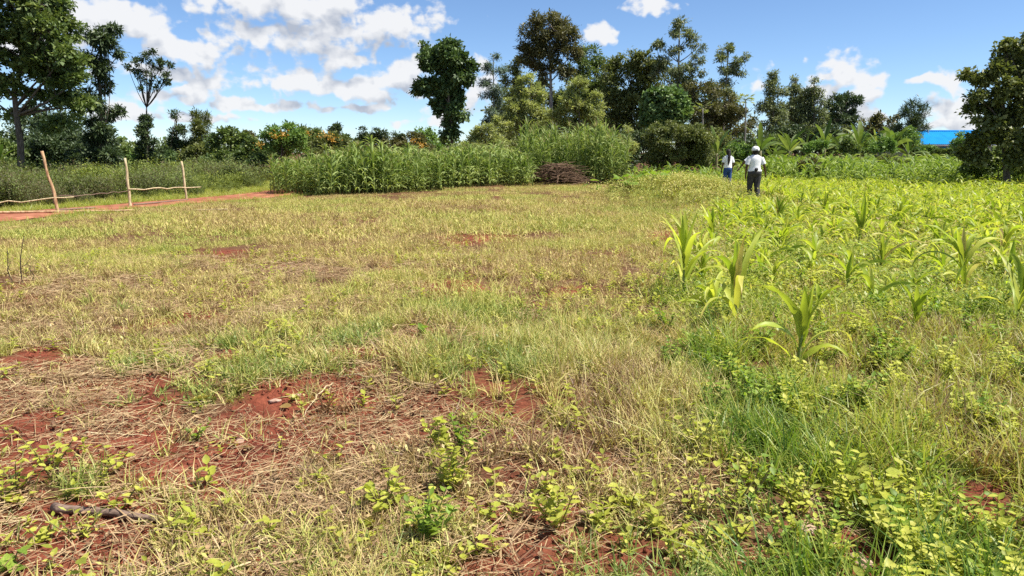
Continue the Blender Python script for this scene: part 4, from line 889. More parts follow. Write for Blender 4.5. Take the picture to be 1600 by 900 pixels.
HERO = []
def hero_maize():
    # (base px, base py, top py, leaves, label)
    spec = [(1068, 468, 342, 9, 'tall upright young maize plant, leftmost of the large foreground maize'),
            (1150, 515, 385, 8, 'large young maize plant between the nearest one and the leftmost upright one'),
            (1244, 590, 452, 7, 'nearest large young maize plant in the right foreground'),
            (1095, 452, 398, 7, 'short bright young maize plant touching the leftmost upright one'),
            (1372, 438, 372, 8, 'young maize plant standing apart in a weedy gap of the field'),
            (1505, 462, 360, 10, 'big spreading young maize plant with many arched leaves on the right'),
            (1585, 512, 400, 9, 'large young maize plant at the right picture edge'),
            (1425, 528, 452, 6, 'small pale young maize plant low in the weeds'),
            (1340, 392, 318, 8, 'leafy young maize plant behind the one in the weedy gap'),
            (1112, 396, 330, 8, 'young maize plant beside the bare red soil patch'),
            (1215, 362, 312, 8, 'young maize plant in line below the walking woman'),
            (1190, 440, 392, 7, 'slender young maize plant behind the second nearest one'),
            (1468, 405, 348, 8, 'arched young maize plant left of and behind the big spreading one'),
            (1560, 415, 345, 9, 'arched young maize plant right of and behind the big spreading one'),
            (1290, 345, 305, 7, 'young maize plant in the sunny field right of the walking woman'),
            (1405, 362, 318, 8, 'young maize plant in the middle of the sunny field')]
    for i, (px, py, ty, n, lab) in enumerate(spec):
        b = G(px, py); h = (py - ty) * mpp(b[1]) * 1.12
        st, lv, _ = maize_geo(h, n, h * 0.80, 0.046 + 0.018 * min(h, 0.8), 400 + i, 1.55, False, 9, 0.05, 4 if i not in (5, 12, 13) else 2, 1.0 if i not in (5, 12, 13) else 1.25)
        o = empty('maize_plant', b, 0, lab, 'maize', 'large young maize plants')
        obj('stalk', mesh('stalk', st[0], st[1], M_MSTEM, None, True), o)
        for q in lv: obj('leaf', mesh('leaf', q[0], q[1], M_YMAIZE, q[2], True), o)
        HERO.append((b[0], b[1]))
hero_maize()

def place_many(name, labels, category, group, meshes, pts, rng, s=(0.85, 1.15), limit=300, stuff=None):
    """nearest `limit` points become individual things, the rest one stuff object"""
    order = np.argsort(np.hypot(pts[:, 0], pts[:, 1])); pts = pts[order]; sv = np.asarray(s)[order] if len(np.shape(s)) and len(s) == len(order) and len(s) > 2 else rng.uniform(*s, len(pts))
    for i, p in enumerate(pts[:limit]):
        o = obj(name, meshes[rng.integers(len(meshes))], None, p, (rng.normal(0, 0.07), rng.normal(0, 0.07), rng.random() * 6.283), float(sv[i]))
        tag(o, labels, category, group)
    rest = pts[limit:]; n = len(rest)
    if n and stuff:
        scatter(stuff[0], stuff[1], category, meshes, rest, rz_rot(n, 0.06), sv[limit:], RNG.integers(0, len(meshes), n), RNG.random(n))
def jgrid(x0, x1, y0, y1, dx, dy, j=0.35):
    gx, gy = np.meshgrid(np.arange(x0, x1, dx), np.arange(y0, y1, dy)); x = gx.ravel(); y = gy.ravel()
    return x + RNG.normal(0, j * dx, x.size), y + RNG.normal(0, j * dy, x.size)
def with_z(x, y): return np.stack([x, y, terrain(x, y)], 1)

def young_field():
    rng = np.random.default_rng(21)
    ms = [maize_single(h, n, h * 0.98, 0.050, 430 + i, M_YMAIZE, S=6, erect=0.85, whorl=1, droop=1.15) for i, (h, n) in enumerate([(0.42, 9), (0.5, 9), (0.36, 8), (0.54, 10), (0.46, 10), (0.40, 9), (0.5, 8)])]
    x, y = jgrid(2, 40, 6.5, 36, 0.32, 0.44)
    px, py = project(x, y, terrain_low(x, y)); lush = lush_mask(x, y)
    k = (px < 1760) & (lush > 0.6) & (RNG.random(len(x)) < np.interp(y, [6, 9, 14, 18, 40], [0.10, 0.3, 0.6, 0.95, 1]))
    k &= np.array([min(np.hypot(a - hx, b - hy) for hx, hy in HERO) > 0.5 for a, b in zip(x, y)])
    k &= ~((np.abs(x - 7.55) < 0.45) & (y < 24) & (y > 17)) & ~((np.abs(x - 7.7) < 0.5) & (y > 23.5) & (y < 28)) & ~((x < 7.2) & (y > 21))
    place_many('young_maize', 'small young maize plant in the crowded sunny rows beyond the large foreground maize', 'maize', 'young maize in the sunny field', ms, with_z(x[k], y[k]), rng,
               stuff=('young_maize_rows', 'far rows of young bright maize in the right field'))
young_field()

M_FMAIZE = leaf_mat('field_maize_leaf', [(0.0, (0.12, 0.19, 0.03)), (0.5, (0.21, 0.30, 0.05)), (1.0, (0.36, 0.42, 0.09))], 0.35, 0.5, 0.0, 0.3)
def tall_field():
    rng = np.random.default_rng(22)
    ms = [maize_single(h, n + 3, 0.62, 0.07, 450 + i, M_TMAIZE, True, 5, 1.1) for i, (h, n) in enumerate([(1.75, 13), (1.6, 12), (1.9, 14), (1.7, 13), (2.0, 14), (1.5, 12)])]
    fr = np.array([G(424, 303)[:2], G(500, 306)[:2], G(600, 303)[:2], G(700, 298)[:2], G(790, 291)[:2], D(835, 33.2)[:2]])
    # several rows parallel to the front edge
    seg = np.concatenate([[0], np.cumsum(np.hypot(*np.diff(fr, axis=0).T))]); out = []
    for r in range(22):
        s = np.arange(0, seg[-1], 0.21); s = s + rng.normal(0, 0.07, len(s)); off = 0.10 + r * 0.34 + rng.normal(0, 0.10, len(s))
        out.append(np.stack([np.interp(s, seg, fr[:, 0]) - off * 0.14, np.interp(s, seg, fr[:, 1]) + off], 1))
    q = np.concatenate(out); q = q[rng.random(len(q)) < 0.92]
    q = q + rng.normal(0, 0.10, q.shape)
    hq = 0.66 + 0.42 * (fbm(q[:, 0] * 0.55, q[:, 1] * 0.25, 551, 2) - 0.3) + 0.16 * np.exp(-((q[:, 0] + 5.6) / 1.3) ** 2) + rng.normal(0, 0.07, len(q)); hq = np.clip(hq, 0.5, 1.15) * (0.86 + 0.14 * ss(-9.7, -8.0, q[:, 0] + rng.normal(0, 0.3, len(q))))
    place_many('tall_maize', 'tall dark green maize plant in the front of the dense block behind the mown field', 'maize', 'tall maize block', ms, with_z(q[:, 0], q[:, 1]), rng, hq,
               stuff=('tall_maize_block', 'inner rows of the dense tall maize block'))
    # taller fodder cane around the brush pile
    ms2 = [maize_single(h, n + 6, 0.72, 0.07, 470 + i, M_TMAIZE, True, 5, 0.95, whorl=1) for i, (h, n) in enumerate([(3.3, 22), (2.9, 20), (3.6, 22), (3.1, 20)])]
    x, y = jgrid(0.6, 5.7, 35.0, 38.6, 0.27, 0.33); k = ~((np.abs(x - 2.4) < 1.3) & (y < 35.3))
    hs = 0.78 + 0.3 * np.sin((x - 0.4) / 5.3 * math.pi)
    pts = with_z(x[k], y[k]); 
    place_many('fodder_cane', 'tall leafy fodder cane in the clump behind the brush pile', 'cane', 'fodder cane clump', ms2, pts, rng, (0.55, 0.86), stuff=None)
    # maize on the left of the clump that runs on behind
    ms3 = [maize_single(h, n + 3, 0.66, 0.085, 480 + i, M_FMAIZE, False, 5, 0.75, whorl=0, droop=1.2) for i, (h, n) in enumerate([(2.1, 10), (1.8, 10), (2.3, 11), (2.0, 10)])]
    x, y = jgrid(9.5, 36, 31.0, 45.5, 0.38, 0.52); px, py = project(x, y, terrain_low(x, y)); k = (px > 1192) & (px < 1760) & ~((px < 1245) & (y < 33.5))
    place_many('field_maize', 'half grown dark maize plant in the band between the sunny field and the bananas', 'maize', 'darker maize before the bananas', ms3, with_z(x[k], y[k]), rng, (0.6, 1.0),
               stuff=('field_maize_rows', 'far rows of half grown dark maize before the bananas'))
    x, y = jgrid(5.3, 12.5, 28.5, 36, 0.5, 0.6); px, py = project(x, y, terrain_low(x, y)); k = (px > 985) & (px < 1190)
    place_many('garden_maize', 'half grown maize plant between the weedy mound and the dark dome shrub', 'maize', 'maize behind the weedy mound', ms3, with_z(x[k], y[k]), rng, (0.5, 0.8))
tall_field()

# ------------------------------------------------------------------ scrub beyond the track, verge, weedy mound
def scrub():
    M_SCRUB = leaf_mat('scrub_leaf', [(0.0, (0.17, 0.12, 0.075)), (0.35, (0.12, 0.14, 0.05)), (0.65, (0.16, 0.21, 0.05)), (1.0, (0.38, 0.40, 0.08))], 0.3, 0.6, 0.5)
    src = []
    for i in range(6):
        R = np.random.default_rng(500 + i); parts = []
        for s in range(9):
            a, l = R.random() * 6.283, R.uniform(0.45, 0.85); tip = np.array([math.cos(a) * l * 0.45, math.sin(a) * l * 0.45, l]); c = R.normal(0, 0.1, 3) * [1, 1, 0]
            parts.append(tube(np.array([c, c + tip * 0.5 + R.normal(0, 0.03, 3), c + tip]), [0.006, 0.004, 0.002], 4, var=0.1, cap=False))
            k = 34; f = R.uniform(0.25, 1, k)[:, None]; p = c + tip * f + R.normal(0, 0.06, (k, 3))
            parts.append(blades(p, R.random(k) * 6.283, R.uniform(0.5, 1.6, k), 0.4, R.uniform(0.05, 0.10, k), R.uniform(0.02, 0.045, k), 2, prof=lambda t: np.array([0.25, 1, 0.1]), var=R.random(k)))
        V, Fq, v = cat(parts); src.append(mesh('scrub_herb', V, Fq, M_SCRUB, v))
    x = RNG.uniform(-38, -6, 9000); y = RNG.uniform(12, 44, 9000); td = track_dist(x, y)
    px, py = project(x, y, terrain_low(x, y))
    dens = np.where(td < 4.5, 0.55, 0.8)
    k = beyond_track(x, y) & (td > 1.5 + 0.5 * RNG.random(len(x))) & (px > -260) & (px < 480) & (RNG.random(len(x)) < dens * (0.35 + 0.65 * ss(0.3, 0.5, fbm(x * 0.5, y * 0.5, 511, 2)))); x, y = x[k], y[k]; n = len(x)
    hgt = (0.5 + 0.8 * fbm(x * 0.6, y * 0.6, 521, 2)) * RNG.uniform(0.7, 1.35, n); hgt *= np.where(y > 33, 1.25, 1.0) * ss(1.2, 3.2, track_dist(x, y)) * 0.7 + 0.3
    scatter('scrub', 'grey green weedy scrub strip beyond the red track', 'scrub', src, with_z(x, y), rz_rot(n), hgt, RNG.integers(0, 6, n), np.clip(fbm(x * 0.5, y * 0.5, 531, 2) * 2.4 - 0.8, 0, 1))
    # grass verges of the track
    gs = []
    for i in range(4):
        V, Fq, v = tuft(M_LUSH, 150, 0.5, (0.1, 0.28), (0.007, 0.014), (0.02, 0.8), (0.2, 1.5), 2, 0.05); gs.append(mesh('verge_tuft', V, Fq, M_LUSH, v))
    x = RNG.uniform(-38, -4, 16000); y = RNG.uniform(12, 46, 16000); td = track_dist(x, y); px, py = project(x, y, terrain_low(x, y))
    k = (beyond_track(x, y) & (td > 1.0) & (px > -260) & (px < 460)) | ((td > 1.0) & (td < 2.2) & (RNG.random(len(x)) < 0.25)); x, y = x[k], y[k]; n = len(x)
    scatter('verge_grass', 'green grass verge along the red track', 'grass', gs, with_z(x, y), rz_rot(n), RNG.uniform(0.5, 0.95, n), RNG.integers(0, 4, n), RNG.uniform(0.1, 0.6, n))
    # dry tall weeds on the mound
    ms = []
    for i in range(5):
        R = np.random.default_rng(540 + i)
        parts = [tuft(M_DRY, 60, 0.28, (0.2, 0.5), (0.006, 0.012), (0.02, 0.6), (0.1, 1.2), 3, 0)]
        k = 60; a = R.random(k) * 6.283; r = 0.28 * np.sqrt(R.random(k))
        parts.append(blades(np.stack([r * np.cos(a), r * np.sin(a), R.uniform(0.05, 0.45, k)], 1), R.random(k) * 6.283, R.uniform(0.4, 1.6, k), 0.5, R.uniform(0.04, 0.09, k), R.uniform(0.02, 0.04, k), 2, prof=lambda t: np.array([0.25, 1, 0.1]), var=R.uniform(0.1, 0.9, k)))
        V, Fq, v = cat(parts); ms.append(mesh('mound_weed', V, Fq, M_DRY, v))
    x = RNG.normal(5.9, 1.2, 650); y = RNG.normal(24.8, 1.7, 650); n = len(x)
    scatter('mound_weeds', 'tall dry yellowish weeds on the low mound', 'weeds', ms, with_z(x, y), rz_rot(n), RNG.uniform(0.5, 1.1, n), RNG.integers(0, 5, n), np.clip(RNG.normal(0.72, 0.22, n), 0, 1))
scrub()

# ------------------------------------------------------------------ bananas, papaya, squash
BPROF = lambda t: np.interp(t, [0, 0.14, 0.2, 0.45, 0.75, 0.93, 1], [0.06, 0.07, 0.62, 1.0, 0.92, 0.5, 0.05])
def banana(px, d, h, n, label, seed, yellow=0.0):
    R = np.random.default_rng(seed); b = D(px, d); o = empty('banana_plant', b, R.random() * 6.28, label, 'banana', 'banana plants')
    top = h * 0.52; z = np.linspace(-0.05, top, 5)
    obj('pseudostem', mesh('pseudostem', *tube(np.stack([z * 0.03, z * 0, z], 1), np.linspace(0.14, 0.07, 5) * h / 3, 10)[:2], M_BSTEM, None, True), o)
    n = n + 3
    for i in range(n):
        f = i / (n - 1); th = 0.15 + 0.75 * (1 - f) + R.normal(0, 0.08); bd = R.uniform(0.5, 2.1) * (1.2 - 0.6 * f)
        V, Fq, v = blades([(0.03 * top, 0, top * (0.9 + 0.1 * f))], i * 2.4 + R.normal(0, 0.3), th, bd, h * R.uniform(0.48, 0.62), h * R.uniform(0.07, 0.10), 10, BPROF, 3, 0.12, R.normal(0, 0.5), 1.4,
                          var=np.clip(R.normal(0.45 + yellow, 0.25), 0, 1))
        obj('leaf', mesh('leaf', V, Fq, M_BANANA, v, True), o)
for i, (px, d, h, n, lab) in enumerate([
    (1118, 38, 2.9, 8, 'banana plant just right of the dark dome shrub'),
    (1136, 37, 2.1, 6, 'low yellowing banana plant behind the long haired walker'),
    (1186, 40, 2.9, 8, 'banana plant just behind the walking woman in cap'),
    (1205, 43, 2.4, 7, 'small banana plant behind the right shoulder of the walking woman'),
    (1232, 45, 3.0, 8, 'leftmost banana plant of the long grove behind the dark maize'),
    (1256, 47, 3.4, 9, 'second banana plant from the left in the long grove'),
    (1285, 48, 3.2, 9, 'third banana plant from the left in the long grove'),
    (1312, 47, 3.0, 8, 'fourth banana plant from the left in the long grove'),
    (1340, 48, 3.6, 10, 'tallest banana plant in the middle of the long grove'),
    (1366, 47, 3.5, 10, 'banana plant right of the tallest one in the long grove'),
    (1392, 48, 3.3, 9, 'second last banana plant at the right of the long grove'),
    (1416, 48, 2.9, 8, 'last banana plant at the right end of the grove by the blue roof'),
    (2, 36, 2.6, 6, 'single banana plant at the left picture edge under the big tree')]):
    banana(px, d, h * (0.92, 0.78, 1.0, 0.85)[i % 4], n, lab, 600 + i, 0.3 if i in (1, 4) else 0.05)
def palmate(L, seed):
    R = np.random.default_rng(seed); parts = [tube([(0, 0, 0), (0, L * 0.5, 0.06 * L), (0, L, 0)], [0.012, 0.01, 0.007], 5)]
    for a in np.linspace(-2.2, 2.2, 7):
        l = L * (0.62 - 0.09 * abs(a)); parts.append(blades([(0, L, 0)], a, 1.45, 0.35, l, l * 0.34, 4, lambda t: np.interp(t, [0, .4, .7, 1], [0.25, 1, 0.8, 0.05]), 3, 0.1, var=R.uniform(0.3, 1)))
    return cat(parts)
def papaya(px, d, top_py, label, seed, n=13, L=0.42):
    R = np.random.default_rng(seed); b = D(px, d); t = P(px + 6, top_py, d); o = empty('papaya_tree', b, 0, label, 'papaya', 'papaya trees')
    tp = t - b; zz = np.linspace(0, 1, 6)[:, None]
    obj('trunk', mesh('trunk', *tube(zz * tp + np.sin(zz * 3.1) * np.array([0.08, 0, 0]), np.linspace(0.07, 0.035, 6), 8)[:2], M_PALEBARK, None, True), o)
    lmm = [mesh('leaf', *(lambda q: (q[0], q[1], M_YLEAF, q[2]))(palmate(L, seed + j)), True) for j in range(3)]
    for i in range(n):
        obj('leaf', lmm[i % 3], o, tp, (R.uniform(-0.5, 0.7), R.normal(0, 0.3), i * 2.4))
papaya(1159, 44, 156, 'tall thin papaya tree with a star of leaves against the sky', 700)
papaya(1092, 42, 168, 'shorter papaya tree beside the glossy round bush', 710, 9, 0.4)
def squash(px, d, n, label, seed):
    R = np.random.default_rng(seed); b = D(px, d); o = empty('squash_vine', b, 0, label, 'squash')
    pr = lambda t: np.interp(t, [0, .1, .35, .7, .9, 1], [0.5, 0.95, 1.0, 0.75, 0.4, 0.1])
    lms = []
    for j in range(4):
        V, Fq, v = blades([(0, 0, 0)], 0, 1.1, 0.7, 0.30, 0.30, 5, pr, 3, 0.08, var=R.uniform(0.2, 0.9)); lms.append(mesh('leaf', V, Fq, M_WEEDG, v, True))
    st = []
    for i in range(n):
        x, y = R.normal(0, 0.75), R.normal(0, 0.7); z0 = float(terrain(b[0] + x, b[1] + y)) - b[2]; z = z0 + R.uniform(0.12, 0.55)
        st.append(tube([(x * 0.6, y * 0.6, float(terrain(b[0] + x * .6, b[1] + y * .6)) - b[2] + 0.03), (x * 0.95, y * 0.95, (z + z0) / 2 + 0.03), (x, y, z)], [0.008, 0.007, 0.005], 5))
        obj('leaf', lms[i % 4], o, (x, y, z), (R.normal(-0.15, 0.3), R.normal(0, 0.3), R.random() * 6.28), float(R.uniform(0.7, 1.2)))
    t = np.linspace(0, 6.28, 15); st.append(tube(np.stack([0.55 * np.cos(t), 0.5 * np.sin(t), terrain(b[0] + 0.55 * np.cos(t), b[1] + 0.5 * np.sin(t)) - b[2] + 0.03], 1), 0.012, 5))
    V, Fq, v = cat(st); obj('vine', mesh('vine', V, Fq, M_WSTEM, None, True), o)
squash(1002, 25.5, 60, 'pale leaved squash vine sprawling left of the weedy mound', 720)
squash(1040, 27.8, 34, 'squash vine with large leaves on the back of the weedy mound', 721)
# ------------------------------------------------------------------ fence, fallen poles, sticks, brush pile
def pole(a, b, r0, r1, seed, n=9, wob=0.012, knots=True):
    R = np.random.default_rng(seed); t = np.linspace(0, 1, n)[:, None]; L = np.linalg.norm(np.subtract(b, a))
    p = np.asarray(a) + (np.asarray(b) - np.asarray(a)) * t + R.normal(0, wob, (n, 3)) + np.sin(t * math.pi) * R.normal(0, wob * 1.5, 3)
    rad = np.linspace(r0, r1, n) * (1 + (R.uniform(-0.12, 0.16, n) if knots else 0))
    return tube(p, rad, 8)
def fence():
    p1, p2, p3 = G(91, 331), G(204, 323), G(292, 311)
    t1, t2, t3 = P(66, 236, p1[1]), P(195, 247, p2[1]), P(284, 251, p3[1])
    o = empty('pole_fence', p2, 0, 'rough pole fence of three posts and thin rails along the red track', 'fence')
    for a, t, m, r, s in ((p1, t1, M_POLER, 0.042, 1), (p2, t2, M_POLE, 0.040, 2), (p3, t3, M_POLE, 0.037, 3)):
        V, Fq, v = pole(a - (0, 0, 0.15), t, r, r * 0.8, 800 + s); q = obj('post', mesh('post', V - p2, Fq, m, None, True), o)
        if s == 1: q['label'] = 'leaning reddish brown post'
    rails = [(P(-60, 321, p1[1] - 1.2), P(116, 307, p1[1] - 0.06), 0.016, M_POLE), (P(201, 296, p2[1] - 0.08), P(313, 292, p3[1] - 0.08), 0.019, M_POLE),
             (P(92, 306, p1[1] + 0.06), P(204, 299, p2[1] + 0.07), 0.011, M_STICK)]
    for i, (a, b, r, m) in enumerate(rails):
        V, Fq, v = pole(a, b, r, r * 0.8, 810 + i, 11, 0.018); obj('rail', mesh('rail', V - p2, Fq, m, None, True), o)
    for i, (qa, qb, r, m, lab) in enumerate([((-40, 336), (214, 331), 0.035, M_POLER, 'fallen reddish pole lying on the ground at the leaning post'),
                                      ((84, 331), (150, 327), 0.03, M_STICK, 'dark fallen branch on the track edge between the first two posts'),
                                      ((206, 322), (292, 314), 0.026, M_STICK, 'thin fallen pole between the second and third fence posts'),
                                      ((300, 330), (352, 329), 0.018, M_POLE, 'short pale stick lying in the grass right of the fence')]):
        a, b = G(*qa), G(*qb); n = 15; t = np.linspace(0, 1, n)[:, None]; p = a + (b - a) * t; p[:, 2] = terrain(p[:, 0], p[:, 1]) + r * 0.9 + 0.02
        R = np.random.default_rng(820 + i); p[:, :2] += np.sin(t * 5 + i) * 0.05
        V, Fq, v = tube(p, np.linspace(r, r * 0.7, n), 8); tag(obj('fallen_pole', mesh('fallen_pole', V - a, Fq, m, None, True), None, a), lab, 'pole')
fence()
def stick_on_soil():
    a, b = G(84, 800), G(250, 818); n = 14; t = np.linspace(0, 1, n)[:, None]; p = a + (b - a) * t; R = np.random.default_rng(830)
    p[:, 2] = np.maximum(terrain(p[:, 0], p[:, 1]), (a + (b - a) * t)[:, 2]) + 0.022; p += R.normal(0, 0.003, p.shape)
    V, Fq, v = tube(p, np.linspace(0.020, 0.015, n) * R.uniform(0.92, 1.12, n), 9)
    tag(obj('broken_stick', mesh('broken_stick', V - a, Fq, M_STICK, None, True), None, a), 'thick grey brown broken stick lying on bare soil at bottom left', 'stick')
    for i, (x, y, tx, ty, r, lab) in enumerate([(34, 442, 36, 370, 0.008, 'straight dead stem standing at the left picture edge'), (20, 443, 10, 388, 0.008, 'bent dead stem left of the straight one at the left edge'),
                                      (52, 440, 44, 412, 0.006, 'short dead stem right of the straight one at the left edge'), (4, 436, -12, 420, 0.007, 'dead stem cut by the left picture edge')]):
        b = G(x, y); t = P(tx, ty, b[1]); V, Fq, v = pole(b - (0, 0, 0.04), t, r, r * 0.5, 840 + i, 6, 0.012); parts = [(V, Fq, v)]
        q = b + (t - b) * 0.35; V2, F2, v2 = pole(q, q + np.array([0.10 - 0.07 * i, 0.03, 0.14]), r * 0.6, r * 0.25, 850 + i, 5, 0.006); 
        V, Fq, v = cat([(V, Fq, v), (V2, F2, v2)]); tag(obj('dead_stem', mesh('dead_stem', V - b, Fq, M_DEAD, None, True), None, b), lab, 'stem', 'dead stems at the left edge')
    # long straws and bent stalks among the litter
    for i, (pa, pb, arch, lab) in enumerate([((380, 775), (455, 755), 0.03, 'bent dry stalk on soil left of the centre weeds'), ((380, 880), (480, 800), 0.02, 'long pale dry stalk lying diagonally at bottom left of centre'),
            ((520, 600), (475, 655), 0.06, 'pale root hanging from the soil bank'), ((600, 598), (530, 592), 0.05, 'pale root lying along the top of the soil bank'),
            ((1410, 800), (1360, 745), 0.05, 'thin brown stem leaning through the bottom right weeds'), ((130, 682), (235, 683), 0.012, 'straight dry straw lying on bare soil above the stick')]):
        a, b = G(*pa), G(*pb); n = 12; t = np.linspace(0, 1, n)[:, None]; p = a + (b - a) * t; p[:, 2] = terrain(p[:, 0], p[:, 1]) + 0.008 + arch * np.sin(t[:, 0] * math.pi)
        p[1:-1] += np.random.default_rng(870 + i).normal(0, 0.006, (n - 2, 3)); V, Fq, v = tube(p, np.linspace(0.006, 0.003, n), 6)
        tag(obj('dry_stalk', mesh('dry_stalk', V - a, Fq, M_POLE, None, True), None, a), lab, 'stalk')
stick_on_soil()
def brush_pile():
    R = np.random.default_rng(880); b = D(880, 34.3); o = empty('brush_pile', b, 0, 'heap of cut brown brushwood at the edge of the tall cane', 'brush pile')
    ms = []
    for i in range(8):
        L = R.uniform(1.1, 2.3); n = 8; t = np.linspace(-0.5, 0.5, n); p = np.stack([t * L, 0.06 * L * np.sin(t * 5 + i), -0.28 * L * t ** 2 + R.normal(0, 0.012, n)], 1)
        ms.append(mesh('stick', *tube(p, np.linspace(0.026, 0.010, n), 5)[:2], M_BRUSH, None, True))
    for i in range(150):
        f = R.random(); x = R.normal(-0.12, 0.46); y = R.normal(0, 0.32); hmax = 1.02 * max(0.12, 1 - (abs(x + 0.2) / 1.35) ** 2) * max(0.3, 1 - (y / 0.9) ** 2)
        z = hmax * R.uniform(0.1, 1.0) ** 0.7; sl = -0.55 * ss(0.0, 1.0, x) + R.normal(0, 0.22)
        s = obj('stick', ms[i % 8], o, (x + (0.35 if z < .4 else 0), y, z), (R.normal(0, 0.5), -sl, R.normal(0, 0.45)), float(R.uniform(0.55, 1.0)))
brush_pile()

# ------------------------------------------------------------------ foreground weeds, fallen leaves, stones
WPROF = lambda t: np.interp(t, [0, .1, .3, .55, .8, 1], [0.12, 0.6, 1.0, 0.9, 0.5, 0.04])
WL = {}
def weed_leaf(mat, i):
    key = (mat.name, i)
    if key not in WL:
        R = np.random.default_rng(900 + i); V, Fq, v = blades([(0, 0, 0)], 0, 1.15 + 0.1 * i, R.uniform(0.1, 0.8), 1.0, R.uniform(0.52, 0.66), 6, WPROF, 3, R.uniform(0.08, 0.22), 0.0, var=0.15 + 0.17 * i)
        WL[key] = mesh('leaf', V, Fq, mat, v, True)
    return WL[key]
def weed(b, h, nb, k, L, mat, label, seed, spread=0.5, group=None, name='weed_plant'):
    R = np.random.default_rng(seed); o = empty(name, b, 0, label, 'weed', group); st = []
    for j in range(nb):
        a = j * 2.4 + R.random(); th = spread * R.uniform(0.2, 1.0) if nb > 1 else 0.1; l = h * R.uniform(0.7, 1.1)
        dr = np.array([math.cos(a) * math.sin(th), math.sin(a) * math.sin(th), math.cos(th)]); t = np.linspace(0, 1, 5)[:, None]
        p = dr * l * t + np.array([math.cos(a), math.sin(a), 0]) * 0.12 * h * t ** 2 - (0, 0, 0.02); st.append(tube(p, np.linspace(0.0045, 0.002, 5), 5))
        for i in range(k):
            f = 0.25 + 0.75 * (i + 1) / k; q = np.array([np.interp(f, t[:, 0], p[:, c]) for c in range(3)])
            sz = L * R.uniform(0.65, 1.15) * (1.1 - 0.35 * abs(f - 0.6))
            obj('leaf', weed_leaf(mat, int(R.integers(5))), o, q, (R.normal(0, 0.28), R.normal(0, 0.28), a + i * math.pi / 1.02 + (i // 2) * 1.57 + R.normal(0, 0.3)), float(sz))
    V, Fq, v = cat(st); obj('stem', mesh('stem', V, Fq, M_WSTEM, None, True), o)
def weeds():
    spec = [(1375, 810, .26, 9, 9, .065, M_WEED, 'lush bright weed with many leaves at bottom right'),
            (1430, 700, .20, 6, 8, .055, M_WEEDG, 'darker green weed behind the lush one at bottom right'),
            (1530, 690, .18, 6, 8, .06, M_WEED, 'upright pale weed tuft right of the darker green one'),
            (1480, 838, .16, 6, 8, .05, M_WEED, 'sprawling yellow weed right of the lush bottom right one'),
            (1275, 868, .14, 4, 6, .05, M_WEEDG, 'low round leaved weed beside the pale stone'),
            (1562, 868, .13, 4, 6, .045, M_WEED, 'yellow weed in the bottom right corner'),
            (600, 800, .19, 6, 8, .055, M_WEED, 'bushy yellow green weed at bottom centre'),
            (560, 850, .13, 4, 7, .05, M_WEED, 'low yellow weed left below the bushy centre one'),
            (668, 812, .15, 4, 7, .05, M_WEED, 'yellow weed right of the bushy centre one'),
            (735, 868, .12, 3, 6, .05, M_WEED, 'small weed at the bottom edge right of the bushy centre one'),
            (755, 815, .15, 4, 7, .045, M_WEED, 'leafy weed on the red strip right of centre'),
            (80, 745, .30, 4, 7, .05, M_WEED, 'tall spindly weed with yellow leaves at left'),
            (25, 770, .22, 4, 7, .05, M_WEED, 'leafy weed cut by the left edge above the stick'),
            (18, 890, .10, 3, 5, .06, M_WEEDG, 'broad leaved weed in the bottom left corner'),
            (185, 800, .16, 3, 6, .05, M_WEED, 'small weed growing over the broken stick'),
            (125, 842, .13, 7, 6, .028, M_WEED, 'feathery small leaved weed below the broken stick'),
            (180, 735, .17, 3, 6, .045, M_WEED, 'thin weed between the spindly one and the stick'),
            (305, 690, .13, 4, 6, .04, M_WEEDG, 'green tufted weed right of the bare soil at left'),
            (435, 565, .16, 4, 6, .06, M_WEED, 'pale weed growing on the top of the bank'),
            (1180, 560, .30, 9, 9, .065, M_WEEDG, 'bushy bright green weed between the two nearest maize plants'),
            (1120, 500, .22, 7, 8, .055, M_WEEDG, 'bushy green weed at the foot of the second nearest maize plant'),
            (1065, 470, .20, 6, 8, .055, M_WEEDG, 'green weed round the foot of the leftmost maize'),
            (1200, 640, .20, 6, 8, .065, M_WEEDG, 'green weed in front of the nearest maize plant'),
            (985, 800, .15, 3, 6, .05, M_WEED, 'small yellow weed in the tall grass right of centre'),
            (1160, 760, .20, 4, 7, .05, M_WEED, 'tall yellow weed in the grass left of the bottom right weeds'),
            (1150, 850, .16, 4, 7, .05, M_WEED, 'yellow weed near the bottom edge right of centre'),
            (1525, 540, .26, 8, 9, .06, M_WEEDG, 'green bushy weed in front of the big spreading maize'),
            (1590, 590, .24, 7, 8, .06, M_WEEDG, 'green weed at the right edge below the large maize'),
            (1480, 560, .2, 6, 8, .055, M_WEEDG, 'green weed left of the bushy one before the spreading maize'),
            (430, 515, .15, 3, 6, .06, M_WEED, 'lone yellow weed sprig in the left middle field'),
            (660, 525, .12, 3, 4, .09, M_WEEDG, 'single grey green broad leaved weed in the middle field')]
    for i, (px, py, h, nb, k, L, m, lab) in enumerate(spec): weed(G(px, py), h, nb, k, L, m, lab, 1000 + i, 0.75 if h < 0.22 else 0.6)
    R = np.random.default_rng(1100); i = 0
    while i < 110:
        px, py = R.uniform(0, 1600), 540 + 360 * R.random() ** 0.8
        if i >= 65: px = R.uniform(1050, 1600)
        b = G(px, py)
        if soil_mask(b[0], b[1]) > 0.5 and R.random() < 0.8: continue
        m = M_WEEDG if px > 1150 and R.random() < 0.5 else M_WEED
        weed(b, R.uniform(0.06, 0.14) * (1 + 0.8 * (i >= 65)), int(R.integers(1, 4)) + 2 * (i >= 65), int(R.integers(4, 7)), R.uniform(0.03, 0.05), m, 'one of the small scattered broadleaf weeds low in the foreground grass', 1200 + i, 0.6, 'small foreground weeds', 'small_weed'); i += 1
weeds()
